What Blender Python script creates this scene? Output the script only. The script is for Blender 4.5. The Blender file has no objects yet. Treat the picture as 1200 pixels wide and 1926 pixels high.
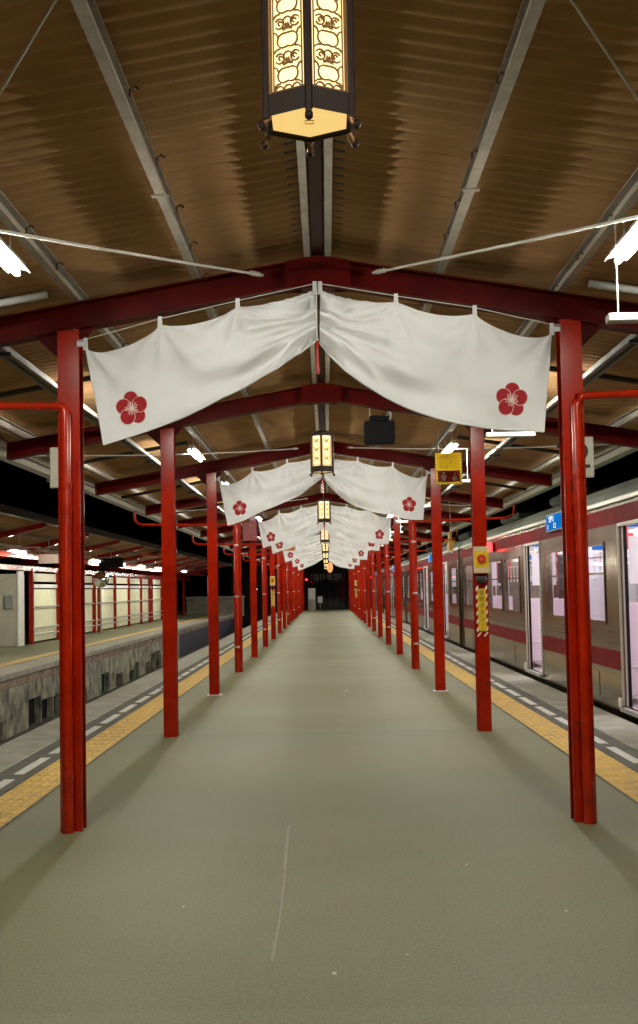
import bpy, math, random
from mathutils import Vector, Matrix, noise as NZ
random.seed(7)
PI = math.pi
S = bpy.context.scene
C = S.collection

# ------------------------------------------------------------------ camera, sky, exposure
CAM_POS = Vector((0.018, 0.0, 1.513))
FPX = 2350.0                                   # focal length in photo pixels (photo 1200 x 1926)
Yc = Vector((14.5, -144.0, -FPX)).normalized() # platform direction seen from the camera
r_ = math.radians(1.12)                        # slight roll of the hand-held phone
Uc = Vector((-math.sin(r_), math.cos(r_), 0))
Zc = (Uc - Uc.dot(Yc) * Yc).normalized()
Xc = Yc.cross(Zc)
camd = bpy.data.cameras.new('camera'); cam = bpy.data.objects.new('camera', camd); C.objects.link(cam)
R = Matrix((Xc, Yc, Zc))                       # rows: world axes in camera coordinates
cam.matrix_world = Matrix.Translation(CAM_POS) @ R.to_4x4()
camd.sensor_fit = 'VERTICAL'; camd.sensor_height = 36.0; camd.sensor_width = 36.0
camd.lens = FPX / 1926 * 36.0
camd.clip_start = 0.05; camd.clip_end = 2000
S.camera = cam
w = bpy.data.worlds.new('World'); S.world = w; w.use_nodes = True
nt = w.node_tree
sky = nt.nodes.new('ShaderNodeTexSky'); sky.sky_type = 'NISHITA'; sky.sun_disc = False
sky.sun_elevation = math.radians(-6); sky.sun_rotation = math.radians(200)
nt.links.new(sky.outputs[0], nt.nodes['Background'].inputs[0])
nt.nodes['Background'].inputs[1].default_value = 0.004      # night
S.view_settings.view_transform = 'Standard'; S.view_settings.look = 'None'
S.view_settings.exposure = 0.0; S.view_settings.gamma = 1.0
S.render.engine = 'CYCLES'
S.cycles.use_denoising = True
S.cycles.max_bounces = 8; S.cycles.diffuse_bounces = 4; S.cycles.glossy_bounces = 3
S.cycles.transparent_max_bounces = 10
S.cycles.sample_clamp_indirect = 4.0
S.cycles.caustics_reflective = False; S.cycles.caustics_refractive = False
L_TUBE = 460.0

# ------------------------------------------------------------------ helpers
class MB:
    def __init__(s): s.v = []; s.f = []; s.m = []; s.sm = []
    def add(s, vs, fs, m=0, smooth=False):
        o = len(s.v); s.v += [tuple(p) for p in vs]
        for f in fs: s.f.append([i + o for i in f]); s.m.append(m); s.sm.append(smooth)
        return s
    def box(s, x0, x1, y0, y1, z0, z1, m=0):
        if x0 > x1: x0, x1 = x1, x0
        if y0 > y1: y0, y1 = y1, y0
        if z0 > z1: z0, z1 = z1, z0
        v = [(x0,y0,z0),(x1,y0,z0),(x1,y1,z0),(x0,y1,z0),(x0,y0,z1),(x1,y0,z1),(x1,y1,z1),(x0,y1,z1)]
        return s.add(v, [(0,3,2,1),(4,5,6,7),(0,1,5,4),(1,2,6,5),(2,3,7,6),(3,0,4,7)], m)
    def bbox(s, x0, x1, y0, y1, z0, z1, b, m=0):
        # box with chamfered edges (8 corners -> 24 vertices)
        c = [((x0+x1)/2,(y0+y1)/2,(z0+z1)/2), (abs(x1-x0)/2,abs(y1-y0)/2,abs(z1-z0)/2)]
        (cx,cy,cz),(hx,hy,hz) = c
        b = min(b, hx*.9, hy*.9, hz*.9)
        vs = []; idx = {}
        for sx in (-1,1):
            for sy in (-1,1):
                for sz in (-1,1):
                    for a in range(3):
                        p = [cx+sx*hx, cy+sy*hy, cz+sz*hz]
                        for q, sg in enumerate((sx,sy,sz)):
                            if q != a: p[q] -= sg*b
                        idx[(sx,sy,sz,a)] = len(vs); vs.append(p)
        fs = []
        for a in range(3):
            for sg in (-1,1):
                q = [(-1,-1),(1,-1),(1,1),(-1,1)]
                f = []
                for (i,j) in q:
                    k = [0,0,0]; k[a] = sg; k[(a+1)%3] = i; k[(a+2)%3] = j
                    f.append(idx[(k[0],k[1],k[2],a)])
                if sg < 0: f.reverse()
                fs.append(f)
        for a in range(3):           # edges along axis a
            b1, b2 = (a+1)%3, (a+2)%3
            for i in (-1,1):
                for j in (-1,1):
                    def K(t, ax):
                        k = [0,0,0]; k[a] = t; k[b1] = i; k[b2] = j
                        return idx[(k[0],k[1],k[2],ax)]
                    f = [K(-1,b1),K(1,b1),K(1,b2),K(-1,b2)]
                    if i*j < 0: f.reverse()
                    fs.append(f)
        for sx in (-1,1):
            for sy in (-1,1):
                for sz in (-1,1):
                    f = [idx[(sx,sy,sz,a)] for a in range(3)]
                    if sx*sy*sz < 0: f.reverse()
                    fs.append(f)
        return s.add(vs, fs, m)
    def tube(s, pts, r, n=8, m=0, caps=True, smooth=True):
        pts = [Vector(p) for p in pts]; rings = []
        for i, p in enumerate(pts):
            d = (pts[min(i+1,len(pts)-1)] - pts[max(i-1,0)]).normalized()
            a = Vector((0,0,1)) if abs(d.z) < .9 else Vector((1,0,0))
            u = d.cross(a).normalized(); v = d.cross(u)
            rr = r[i] if isinstance(r, (list,tuple)) else r
            rings.append([p + u*math.cos(2*PI*k/n)*rr + v*math.sin(2*PI*k/n)*rr for k in range(n)])
        vs = [q for rg in rings for q in rg]; fs = []
        for i in range(len(pts)-1):
            for k in range(n):
                fs.append((i*n+k, (i+1)*n+k, (i+1)*n+(k+1)%n, i*n+(k+1)%n))
        s.add(vs, fs, m, smooth)
        if caps:
            s.add(rings[0], [tuple(range(n))], m); s.add(rings[-1], [tuple(reversed(range(n)))], m)
        return s
    def prism(s, prof, axis, a0, a1, m=0):
        # prof: list of 2-D points; axis 'y' -> (x,z) profile extruded in y; 'x' -> (y,z); 'z' -> (x,y)
        def P(p, a):
            return (p[0], a, p[1]) if axis == 'y' else ((a, p[0], p[1]) if axis == 'x' else (p[0], p[1], a))
        n = len(prof); vs = [P(p,a0) for p in prof] + [P(p,a1) for p in prof]
        fs = [(i,(i+1)%n,n+(i+1)%n,n+i) for i in range(n)] + [tuple(reversed(range(n))), tuple(range(n,2*n))]
        return s.add(vs, fs, m)
    def disc(s, c, r, n=20, m=0, axis='y'):
        vs = []
        for k in range(n):
            a = 2*PI*k/n
            vs.append((c[0]+r*math.cos(a), c[1], c[2]+r*math.sin(a)) if axis == 'y' else (c[0], c[1]+r*math.cos(a), c[2]+r*math.sin(a)))
        return s.add(vs, [tuple(range(n))], m)
    def mesh(s, name, mats):
        me = bpy.data.meshes.new(name); me.from_pydata(s.v, [], s.f)
        if not isinstance(mats, (list,tuple)): mats = [mats]
        for q in mats: me.materials.append(q)
        me.polygons.foreach_set('material_index', s.m)
        me.polygons.foreach_set('use_smooth', s.sm); me.update()
        return me
    def build(s, name, mats, parent=None, loc=None):
        return obj(name, s.mesh(name, mats), parent, loc)
def obj(name, me, parent=None, loc=None):
    o = bpy.data.objects.new(name, me); C.objects.link(o)
    if parent is not None: o.parent = parent
    if loc is not None: o.location = loc
    return o
def tag(o, label, cat, group=None):
    o['label'] = label; o['category'] = cat
    if group: o['group'] = group
    return o
def thing(name, label, cat, loc=(0,0,0), group=None, rz=0.0):
    o = bpy.data.objects.new(name, None); C.objects.link(o); o.location = loc; o.rotation_euler = (0,0,rz)
    o.empty_display_size = .1
    return tag(o, label, cat, group)
def struct(o): o['kind'] = 'structure'; return o
def copy_tree(o, parent=None):
    c = o.copy(); C.objects.link(c); c.parent = parent
    for ch in o.children: copy_tree(ch, c)
    return c
def text_mesh(body, size, name, mat, extrude=.0015):
    cu = bpy.data.curves.new(name, 'FONT'); cu.body = body; cu.size = size; cu.extrude = extrude
    cu.align_x = 'CENTER'; cu.align_y = 'CENTER'
    t = bpy.data.objects.new(name, cu); C.objects.link(t)
    dg = bpy.context.evaluated_depsgraph_get()
    me = bpy.data.meshes.new_from_object(t.evaluated_get(dg))
    bpy.data.objects.remove(t); bpy.data.curves.remove(cu)
    me.materials.clear(); me.materials.append(mat)
    # text lies in XY; stand it up to face -Y
    me.transform(Matrix.Rotation(PI/2, 4, 'X'))
    return me
ORD = ['nearest','second','third','fourth','fifth','sixth','seventh','eighth','ninth','tenth','eleventh','twelfth',
       'thirteenth','fourteenth','fifteenth','sixteenth','seventeenth','eighteenth','nineteenth','twentieth']

# ------------------------------------------------------------------ materials
def mat(name, col, rough=.6, metal=0.0, var=.0, vscale=4.0, bump=0.0, bscale=40.0, emit=None, estr=0.0, var2=None, spec=.5, stretch=(1,1,1), coat=0.0, chips=False):
    m = bpy.data.materials.new(name); m.use_nodes = True
    n = m.node_tree.nodes; l = m.node_tree.links; b = n['Principled BSDF']
    b.inputs['Base Color'].default_value = (*col, 1); b.inputs['Roughness'].default_value = rough
    b.inputs['Metallic'].default_value = metal; b.inputs['Specular IOR Level'].default_value = spec
    if coat: b.inputs['Coat Weight'].default_value = coat
    if var or bump:
        tc = n.new('ShaderNodeTexCoord'); mp = n.new('ShaderNodeMapping'); mp.inputs['Scale'].default_value = stretch
        g = n.new('ShaderNodeNewGeometry'); l.new(g.outputs['Position'], mp.inputs['Vector'])
    if var:
        t = n.new('ShaderNodeTexNoise'); t.inputs['Scale'].default_value = vscale; t.inputs['Detail'].default_value = 6; t.inputs['Roughness'].default_value = .65
        l.new(mp.outputs[0], t.inputs['Vector'])
        mx = n.new('ShaderNodeMix'); mx.data_type = 'RGBA'
        c2 = var2 if var2 else tuple(max(0, c*(1-var)) for c in col)
        c1 = tuple(min(1, c*(1+var*.5)) for c in col)
        mx.inputs['A'].default_value = (*c2, 1); mx.inputs['B'].default_value = (*c1, 1)
        rp = n.new('ShaderNodeMapRange'); rp.inputs[1].default_value = .32; rp.inputs[2].default_value = .68
        l.new(t.outputs['Fac'], rp.inputs[0]); l.new(rp.outputs[0], mx.inputs['Factor']); l.new(mx.outputs['Result'], b.inputs['Base Color'])
        if chips:
            t3 = n.new('ShaderNodeTexNoise'); t3.inputs['Scale'].default_value = 14; t3.inputs['Detail'].default_value = 5; l.new(mp.outputs[0], t3.inputs['Vector'])
            r3 = n.new('ShaderNodeMapRange'); r3.inputs[1].default_value = .66; r3.inputs[2].default_value = .70; r3.inputs[4].default_value = .75; l.new(t3.outputs['Fac'], r3.inputs[0])
            m3 = n.new('ShaderNodeMix'); m3.data_type = 'RGBA'; m3.inputs['B'].default_value = (.07,.02,.012,1)
            l.new(r3.outputs[0], m3.inputs['Factor']); l.new(mx.outputs['Result'], m3.inputs['A']); l.new(m3.outputs['Result'], b.inputs['Base Color'])
        rr = n.new('ShaderNodeMapRange'); rr.inputs[3].default_value = min(1, rough*1.2); rr.inputs[4].default_value = rough*.85
        l.new(t.outputs['Fac'], rr.inputs[0]); l.new(rr.outputs[0], b.inputs['Roughness'])
    if bump:
        t2 = n.new('ShaderNodeTexNoise'); t2.inputs['Scale'].default_value = bscale; t2.inputs['Detail'].default_value = 4
        l.new(mp.outputs[0], t2.inputs['Vector'])
        bp = n.new('ShaderNodeBump'); bp.inputs['Strength'].default_value = bump; bp.inputs['Distance'].default_value = .01
        l.new(t2.outputs['Fac'], bp.inputs['Height']); l.new(bp.outputs[0], b.inputs['Normal'])
    if emit:
        b.inputs['Emission Color'].default_value = (*emit, 1); b.inputs['Emission Strength'].default_value = estr
    return m
M = {}
M['red'] = mat('red_paint', (.34,.012,.0012), .21, chips=True, var=.35, vscale=3, bump=.06, bscale=60, var2=(.24,.007,.001), spec=.3)
M['beam'] = mat('shaded_red_paint', (.075,.0018,.001), .5, var=.4, vscale=4, bump=.06, bscale=60, spec=.1)  # frame red made darker, the dimness of the beams put into the colour
M['redpipe'] = mat('red_pipe_paint', (.38,.016,.002), .20, chips=True, var=.3, vscale=5, spec=.35)
M['purlin'] = mat('purlin_paint', (.40,.36,.30), .5, var=.25, vscale=6, bump=.05)
M['sheet'] = mat('roof_sheet', (.45,.265,.125), .75, var=.3, vscale=1.1, bump=.2, bscale=70, var2=(.36,.20,.088))
M['blind'] = mat('pale_blind', (.74,.76,.82), .6, var=.15, vscale=2)
M['grey2'] = mat('duct_grey', (.17,.155,.13), .6, var=.2)
M['tray'] = mat('tray_white', (.50,.48,.42), .5, var=.15)
M['white'] = mat('white_paint', (.72,.71,.66), .45, var=.12, vscale=8)
M['cord'] = mat('brace_rod', (.62,.6,.55), .5)
M['dark'] = mat('dark_metal', (.03,.028,.026), .5)
M['black'] = mat('black_plastic', (.006,.006,.007), .7, spec=.15)
M['grey'] = mat('grey_paint', (.30,.30,.29), .5, var=.15, vscale=5)
M['bronze'] = mat('bronze', (.020,.008,.005), .5, spec=.25)
M['trace'] = mat('tracery_brown', (.26,.12,.03), .5, spec=.3)
M['brass'] = mat('brass_knob', (.32,.16,.07), .4, metal=.5)
M['strap'] = mat('pipe_strap', (.62,.45,.4), .35, metal=.4)
M['concrete'] = mat('concrete', (.30,.285,.23), .85, var=.35, vscale=2.2, bump=.2, bscale=70)
M['coping'] = mat('coping', (.33,.315,.25), .8, var=.28, vscale=3, bump=.2, bscale=80)
M['asphalt_dark'] = mat('asphalt_dark', (.10,.095,.075), .85, var=.3, vscale=3, bump=.2, bscale=120)
M['ballast'] = mat('ballast', (.07,.06,.05), .95, var=.6, vscale=18, bump=1.0, bscale=22)
M['rail'] = mat('rail_steel', (.16,.1,.07), .5, metal=.6)
M['tile'] = mat('tactile_yellow', (.60,.37,.055), .55, var=.3, vscale=6, bump=.06, var2=(.40,.26,.07))
M['line'] = mat('line_paint', (.62,.61,.54), .65, var=.3, vscale=25)
M['tube'] = mat('tube_light', (.9,.9,.9), .4, emit=(1,.97,.84), estr=L_TUBE)
M['ptube'] = mat('opposite_tube_light', (.9,.9,.9), .4, emit=(1,.97,.80), estr=190)
M['glow'] = mat('lantern_glow', (.5,.4,.2), .5, emit=(1,.80,.38), estr=1.6)
M['glow2'] = mat('lantern_base_glow', (.5,.4,.2), .5, emit=(1,.66,.21), estr=.9)
M['steel'] = mat('train_steel', (.31,.26,.19), .17, metal=1.0, var=.35, vscale=1.6, stretch=(1,.6,1.2), bump=.10, bscale=1.8)
M['trainred'] = mat('train_red', (.15,.0025,.005), .65, var=.15, spec=.08)
M['trainroof'] = mat('train_roof', (.10,.115,.09), .6, var=.3)
M['pinkwall'] = mat('train_interior', (.74,.72,.75), .5)
M['pinkdoor'] = mat('train_door_inside', (.66,.55,.61), .4)
M['inlight'] = mat('train_ceiling_light', (.9,.9,.9), .4, emit=(1,.93,.98), estr=24)
M['seat'] = mat('seat_red', (.35,.03,.05), .8, var=.3)
M['floorin'] = mat('train_floor', (.30,.27,.27), .6)
M['redlamp'] = mat('red_lamp', (.8,.02,.02), .4, emit=(1,.02,.02), estr=9)
M['yellow'] = mat('sign_yellow', (.72,.48,.012), .45, var=.15, vscale=20)
M['signred'] = mat('sign_red', (.48,.02,.012), .45)
M['signwhite'] = mat('sign_white', (.78,.74,.64), .45)
M['ink'] = mat('sign_ink', (.02,.016,.012), .6)
M['cream'] = mat('sign_cream', (.60,.46,.28), .5)
M['blue'] = mat('display_blue', (.005,.06,.25), .9, emit=(.003,.20,.62), estr=.55, spec=0.0)
M['bluetext'] = mat('display_text', (.8,.85,.9), .4, emit=(.8,.9,1), estr=.8)
M['panel'] = mat('fence_panel', (.70,.69,.47), .6, var=.12, vscale=1.5)
M['bluegrey'] = mat('pillar_grey', (.42,.44,.45), .5)
M['beige'] = mat('booth_beige', (.58,.53,.42), .6, var=.1)
M['orangeglow'] = mat('orange_lantern', (.9,.5,.2), .5, emit=(1,.42,.1), estr=.6)
M['night'] = mat('night_wall', (.012,.012,.014), .8, var=.4)
M['navy'] = mat('unlit_wall_navy', (.008,.011,.03), .7, var=.3)  # near-black navy, stands in for missing light on the track wall
M['gold'] = mat('gold_board', (.55,.30,.04), .45)
M['mirror'] = mat('convex_mirror', (.6,.62,.6), .08, metal=1.0)
M['redroofboard'] = mat('orange_board', (.55,.09,.02), .55)
M['rust'] = mat('rusty_concrete', (.26,.2,.14), .9, var=.6, vscale=4, var2=(.1,.055,.03), stretch=(1,.6,1))

def glass_mat():
    m = bpy.data.materials.new('window_glass'); m.use_nodes = True
    n = m.node_tree.nodes; l = m.node_tree.links; n.clear()
    o = n.new('ShaderNodeOutputMaterial'); mx = n.new('ShaderNodeMixShader'); t = n.new('ShaderNodeBsdfTransparent'); g = n.new('ShaderNodeBsdfGlossy')
    lw = n.new('ShaderNodeLayerWeight'); lw.inputs[0].default_value = .5
    pw = n.new('ShaderNodeMath'); pw.operation = 'POWER'; pw.inputs[1].default_value = 4.0; l.new(lw.outputs['Facing'], pw.inputs[0])
    f = n.new('ShaderNodeMath'); f.operation = 'MULTIPLY_ADD'; f.inputs[1].default_value = .28; f.inputs[2].default_value = .03; l.new(pw.outputs[0], f.inputs[0])
    t.inputs[0].default_value = (.9,.92,.93,1); g.inputs['Roughness'].default_value = .03
    l.new(f.outputs[0], mx.inputs[0]); l.new(t.outputs[0], mx.inputs[1]); l.new(g.outputs[0], mx.inputs[2]); l.new(mx.outputs[0], o.inputs[0])
    return m
M['glass'] = glass_mat()

def cloth_mat():
    m = bpy.data.materials.new('noren_cloth'); m.use_nodes = True
    n = m.node_tree.nodes; l = m.node_tree.links; n.clear()
    o = n.new('ShaderNodeOutputMaterial'); mx = n.new('ShaderNodeMixShader'); d = n.new('ShaderNodeBsdfDiffuse'); t = n.new('ShaderNodeBsdfTranslucent')
    g = n.new('ShaderNodeNewGeometry'); ns = n.new('ShaderNodeTexNoise'); ns.inputs['Scale'].default_value = 3.0; ns.inputs['Detail'].default_value = 5
    rp = n.new('ShaderNodeValToRGB'); rp.color_ramp.elements[0].color = (.73,.73,.735,1); rp.color_ramp.elements[1].color = (.82,.825,.835,1)
    rp.color_ramp.elements[0].position = .3; rp.color_ramp.elements[1].position = .65
    l.new(g.outputs['Position'], ns.inputs['Vector']); l.new(ns.outputs['Fac'], rp.inputs[0])
    l.new(rp.outputs[0], d.inputs[0]); l.new(rp.outputs[0], t.inputs[0])
    # weave
    n2 = n.new('ShaderNodeTexNoise'); n2.inputs['Scale'].default_value = 350; l.new(g.outputs['Position'], n2.inputs['Vector'])
    bp = n.new('ShaderNodeBump'); bp.inputs['Strength'].default_value = .12; bp.inputs['Distance'].default_value = .002
    l.new(n2.outputs['Fac'], bp.inputs['Height']); l.new(bp.outputs[0], d.inputs['Normal'])
    mx.inputs[0].default_value = .22
    l.new(d.outputs[0], mx.inputs[1]); l.new(t.outputs[0], mx.inputs[2]); l.new(mx.outputs[0], o.inputs[0])
    return m
M['cloth'] = cloth_mat()

def asphalt_mat():
    m = bpy.data.materials.new('platform_asphalt'); m.use_nodes = True
    n = m.node_tree.nodes; l = m.node_tree.links; b = n['Principled BSDF']
    g = n.new('ShaderNodeNewGeometry')
    def noise(sc, det=5, st=(1,1,1), rough=.6):
        mp = n.new('ShaderNodeMapping'); mp.inputs['Scale'].default_value = st; l.new(g.outputs['Position'], mp.inputs[0])
        t = n.new('ShaderNodeTexNoise'); t.inputs['Scale'].default_value = sc; t.inputs['Detail'].default_value = det; t.inputs['Roughness'].default_value = rough
        l.new(mp.outputs[0], t.inputs['Vector']); return t.outputs['Fac']
    def ramp(f, a, c0, c1, lo, hi):
        r = n.new('ShaderNodeValToRGB'); r.color_ramp.elements[0].position = lo; r.color_ramp.elements[1].position = hi
        r.color_ramp.elements[0].color = (*c0,1); r.color_ramp.elements[1].color = (*c1,1); l.new(f, r.inputs[0]); return r.outputs[0]
    def mul(a, bb, fac=1.0):
        x = n.new('ShaderNodeMix'); x.data_type = 'RGBA'; x.blend_type = 'MULTIPLY'; x.inputs['Factor'].default_value = fac
        l.new(a, x.inputs['A']); l.new(bb, x.inputs['B']); return x.outputs['Result']
    big = ramp(noise(.30, 2), 0, (.168,.166,.078), (.204,.201,.122), .34, .68)
    sp = n.new('ShaderNodeSeparateXYZ'); l.new(g.outputs['Position'], sp.inputs[0])
    my = n.new('ShaderNodeMath'); my.operation = 'MULTIPLY_ADD'; my.inputs[1].default_value = .115; my.inputs[2].default_value = .47; l.new(sp.outputs['Y'], my.inputs[0])
    fl = n.new('ShaderNodeMath'); fl.operation = 'FLOOR'; l.new(my.outputs[0], fl.inputs[0])
    wn = n.new('ShaderNodeTexWhiteNoise'); wn.noise_dimensions = '1D'; l.new(fl.outputs[0], wn.inputs['W'])
    slab = ramp(wn.outputs['Value'], 0, (.90,.90,.88), (1.06,1.06,1.05), 0, 1)
    mid = ramp(noise(3.1, 8, (1,1,1), .75), 0, (.96,.96,.96), (1.02,1.02,1.02), .32, .68)
    agg = ramp(noise(55, 4, (1,1,1), .8), 0, (.72,.72,.70), (1.22,1.22,1.22), .34, .66)
    fine = ramp(noise(150, 3), 0, (.62,.62,.62), (1.32,1.32,1.32), .32, .68)
    spk = ramp(noise(26, 2), 0, (1,1,1), (2.0,2.0,1.9), .76, .80)
    col = mul(mul(mul(mul(mul(big, mid), fine), spk), agg), slab)
    l.new(col, b.inputs['Base Color'])
    rr = n.new('ShaderNodeMapRange'); l.new(noise(1.7, 5), rr.inputs[0]); rr.inputs[1].default_value = .3; rr.inputs[2].default_value = .7; rr.inputs[3].default_value = .56; rr.inputs[4].default_value = .53
    l.new(rr.outputs[0], b.inputs['Roughness'])
    ad = n.new('ShaderNodeMath'); ad.operation = 'ADD'; l.new(noise(220, 2), ad.inputs[0])
    lo = n.new('ShaderNodeMath'); lo.operation = 'MULTIPLY'; lo.inputs[1].default_value = .0; l.new(noise(7, 3), lo.inputs[0]); l.new(lo.outputs[0], ad.inputs[1])
    bp = n.new('ShaderNodeBump'); bp.inputs['Strength'].default_value = .3; bp.inputs['Distance'].default_value = .008
    l.new(ad.outputs[0], bp.inputs['Height']); l.new(bp.outputs[0], b.inputs['Normal'])
    return m
M['asphalt'] = asphalt_mat()
def thin_mat(name, col):
    m = bpy.data.materials.new(name); m.use_nodes = True
    n = m.node_tree.nodes; l = m.node_tree.links; n.clear()
    o = n.new('ShaderNodeOutputMaterial'); mx = n.new('ShaderNodeMixShader'); d = n.new('ShaderNodeBsdfDiffuse'); t = n.new('ShaderNodeBsdfTranslucent')
    d.inputs[0].default_value = (*col,1); t.inputs[0].default_value = (*col,1); mx.inputs[0].default_value = .5
    l.new(d.outputs[0], mx.inputs[1]); l.new(t.outputs[0], mx.inputs[2]); l.new(mx.outputs[0], o.inputs[0]); return m
M['thinyellow'] = thin_mat('thin_yellow_board', (.50,.32,.015))

# ------------------------------------------------------------------ the setting
BAY = 5.05; Y1 = 8.12; NF = 17
FY = [Y1 + BAY*(k-1) for k in range(0, NF+1)]     # frame k stands at FY[k]; frame 0 is above the camera's back
YA, YB = -7.0, 89.5
struct(MB().add([(-900,-900,-1.25),(900,-900,-1.25),(900,900,-1.25),(-900,900,-1.25)], [(0,1,2,3)]).build('ground', M['ballast']))
pf = MB(); pf.box(-2.8,2.8,YA,YB,-1.6,0)
platform = struct(pf.build('platform', M['asphalt']))
for s in (-1,1):
    cp = MB(); a = 3.3*s; b = 2.8*s
    cp.bbox(a,b,YA,YB,-.28,.004,.012); cp.box(3.12*s,2.8*s,YA,YB,-1.6,-.281)
    cp.build('coping', M['coping'], platform)
    d = MB(); d.box(2.475*s,2.79*s,YA,YB,-.02,.004); d.build('dark_strip', M['asphalt_dark'], platform)
# low worn seam of asphalt left of the middle
sm = MB(); pts = []
N = 46
for i in range(N):
    t = i/(N-1); y = 5.2 + t*2.9
    x = -.236 - .010*t + .006*math.sin(5*t) + random.uniform(-.0015,.0015)
    hgt = max(.0008, (.009*math.sin(PI*min(1,t*1.5))**.6 if t < .72 else .003*(1-t)/.28))
    wd = .007 + .006*random.random()*(1 if t < .7 else .4)
    pts.append((x,y,hgt,wd))
vs = []; fs = []
for (x,y,h,wd) in pts: vs += [(x-wd,y,.0012),(x-wd*.2,y,h),(x+wd,y,.0012)]
for i in range(N-1):
    for q in (0,1): fs.append((i*3+q,i*3+q+1,i*3+q+4,i*3+q+3))
sm.add(vs, fs); sm.build('seam', mat('seam', (.30,.28,.22), .7, var=.3, vscale=60), platform)
jm = mat('joint_filler', (.105,.098,.058), .8, var=.4, vscale=30)
for y in (13.3,22.0,30.7,39.4):
    b = MB(); n_ = 40
    for i in range(n_):
        xa, xb = -2.1+4.2*i/n_, -2.1+4.2*(i+1)/n_; o1 = .006*math.sin(i*1.7); o2 = .006*math.sin((i+1)*1.7)
        b.add([(xa,y+o1-.006,.0015),(xb,y+o2-.006,.0015),(xb,y+o2+.006,.0015),(xa,y+o1+.006,.0015)], [(0,1,2,3)])
    b.build('joint', jm, platform)
fm = mat('fleck', (.5,.48,.42), .8)
for (x,y,r) in ((.47,11.0,.012),(.02,5.02,.014),(.32,5.25,.010),(.75,6.9,.012),(-.7,6.1,.010),(.28,18.6,.05),(-.9,9.6,.012),(1.1,5.9,.011)):
    b = MB(); nn = 7; b.add([(x+r*random.uniform(.5,1)*math.cos(2*PI*i/nn), y+1.6*r*random.uniform(.5,1)*math.sin(2*PI*i/nn), .002) for i in range(nn)], [tuple(range(nn))]); b.build('fleck', fm, platform)
# tactile tiles
tb = MB(); tb.bbox(-.16,.16,-.148,.148,-.02,.008,.003)
for k in range(4):
    x = -.108+.072*k
    tb.add([(x-.018,-.135,.0081),(x+.018,-.135,.0081),(x+.018,.135,.0081),(x-.018,.135,.0081),(x-.011,-.128,.0135),(x+.011,-.128,.0135),(x+.011,.128,.0135),(x-.011,.128,.0135)],
           [(4,5,6,7),(0,1,5,4),(1,2,6,5),(2,3,7,6),(3,0,4,7)])
tile_me = tb.mesh('tile', M['tile'])
for s, nm in ((-1,'left'),(1,'right')):
    tp = MB(); tp.box(2.11*s,2.468*s,YA,YB,-.03,.003)
    strip = struct(tp.build('tactile_paving', M['asphalt_dark']))
    y = 3.4; q = 0
    while y < YB-.3 and q < 287:
        o = obj('tile', tile_me, strip, (2.29*s, y, .001+random.uniform(0,.0015))); o.rotation_euler = (0,0,(PI if s > 0 else 0)+random.uniform(-.004,.004))
        y += .3; q += 1
    # white dashes
    dm = MB(); dm.box(-.042,.042,-.52,.52,.0,.004); dme = dm.mesh('dash_marking', M['line'])
    y = 4.5
    while y < YB:
        obj('dash_marking', dme, platform, (2.60*s, y, .0045)); y += 1.32
# track left: rails and ballast, opposite platform
for x in (-4.15,-5.22):
    rm = MB(); rm.prism([(-.065,0),(.065,0),(.065,.012),(.012,.03),(.012,.11),(.034,.12),(.034,.15),(-.034,.15),(-.034,.12),(-.012,.11),(-.012,.03),(-.065,.012)],'y',-20,140)
    struct(rm.build('rail', M['rail'], None, (x,0,-1.22)))
op = MB(); op.box(-12.5,-6.36,-10,96,-1.6,-.002)
opp = struct(op.build('opposite_platform', M['asphalt']))
cp = MB(); cp.bbox(-6.7,-6.1,-10,96,-.12,.006,.015); cp.build('coping', M['coping'], opp)
cp = MB(); cp.box(-6.36,-6.16,-10,96,-.29,-.121); cp.build('edge_band', M['rust'], opp)
cp = MB(); cp.box(-7.15,-6.85,-10,96,-.03,.006); cp.build('yellow_line', M['tile'], opp)
# weathered concrete wall under the edge, with refuge recesses in its foot, their shade painted as black backs
wl = MB(); 
y = 10.4
while y < 51.9:
    zz = random.uniform(-.98,-.62); aa = random.choice((.0,.3,.75,1.1,1.1))
    wl.bbox(-6.335,-6.19,y,y+1.18,zz,-.295,.01)
    wl.box(-6.335,-6.19,y+aa,y+1.18,-1.25,zz-.001)
    wl.box(-6.345,-6.33,y,y+1.19,-1.25,zz-.002,1)
    y += 1.2
wl.build('edge_wall', [mat('stained_concrete', (.30,.285,.21), .9, var=.8, vscale=3.5, var2=(.055,.05,.035), stretch=(1,.8,.7), bump=.5, bscale=30), M['black']], opp)
cp = MB(); cp.box(-6.33,-6.2,52.02,96,-1.25,-.295); cp.build('unlit_wall', M['navy'], opp)  # far stretch of the wall, its lack of light painted as dark navy

# ------------------------------------------------------------------ the canopy roof
SL = .172
def zr(x): return 3.795 - SL*abs(x)               # roof sheet
def zbt(x): return 3.684 - SL*abs(x)              # top of the red beams
roof = thing('canopy_roof', 'brown corrugated gable roof on pale purlins above the middle platform', 'roof')
W = 2.6; PITCH = .13; SEG = 6
nseg = int(round(W/PITCH*SEG))
def sheet_mesh(sgn):
    b = MB(); vs = []; fs = []
    xs = (.03, 1.2, 2.4, 3.56)
    for i in range(nseg+1):
        y = i/SEG*PITCH; a = .0185*math.cos(2*PI*y/PITCH)
        for x in xs: vs.append((sgn*x, y, zr(x)+a+.02))
    k = len(xs)
    for i in range(nseg):
        for j in range(k-1):
            f = (i*k+j, i*k+j+1, (i+1)*k+j+1, (i+1)*k+j)
            fs.append(f if sgn < 0 else f[::-1])
    b.add(vs, fs, 0, True)
    return b.mesh('roof_sheet', M['sheet'])
shm = {1: sheet_mesh(1), -1: sheet_mesh(-1)}
y = YA; sh_i = 0
while y < YB:
    for s in (-1,1): obj('roof_sheet', shm[s], roof, (0, y, .012*(sh_i%2)))
    sh_i += 1; y += W - .045
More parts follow.
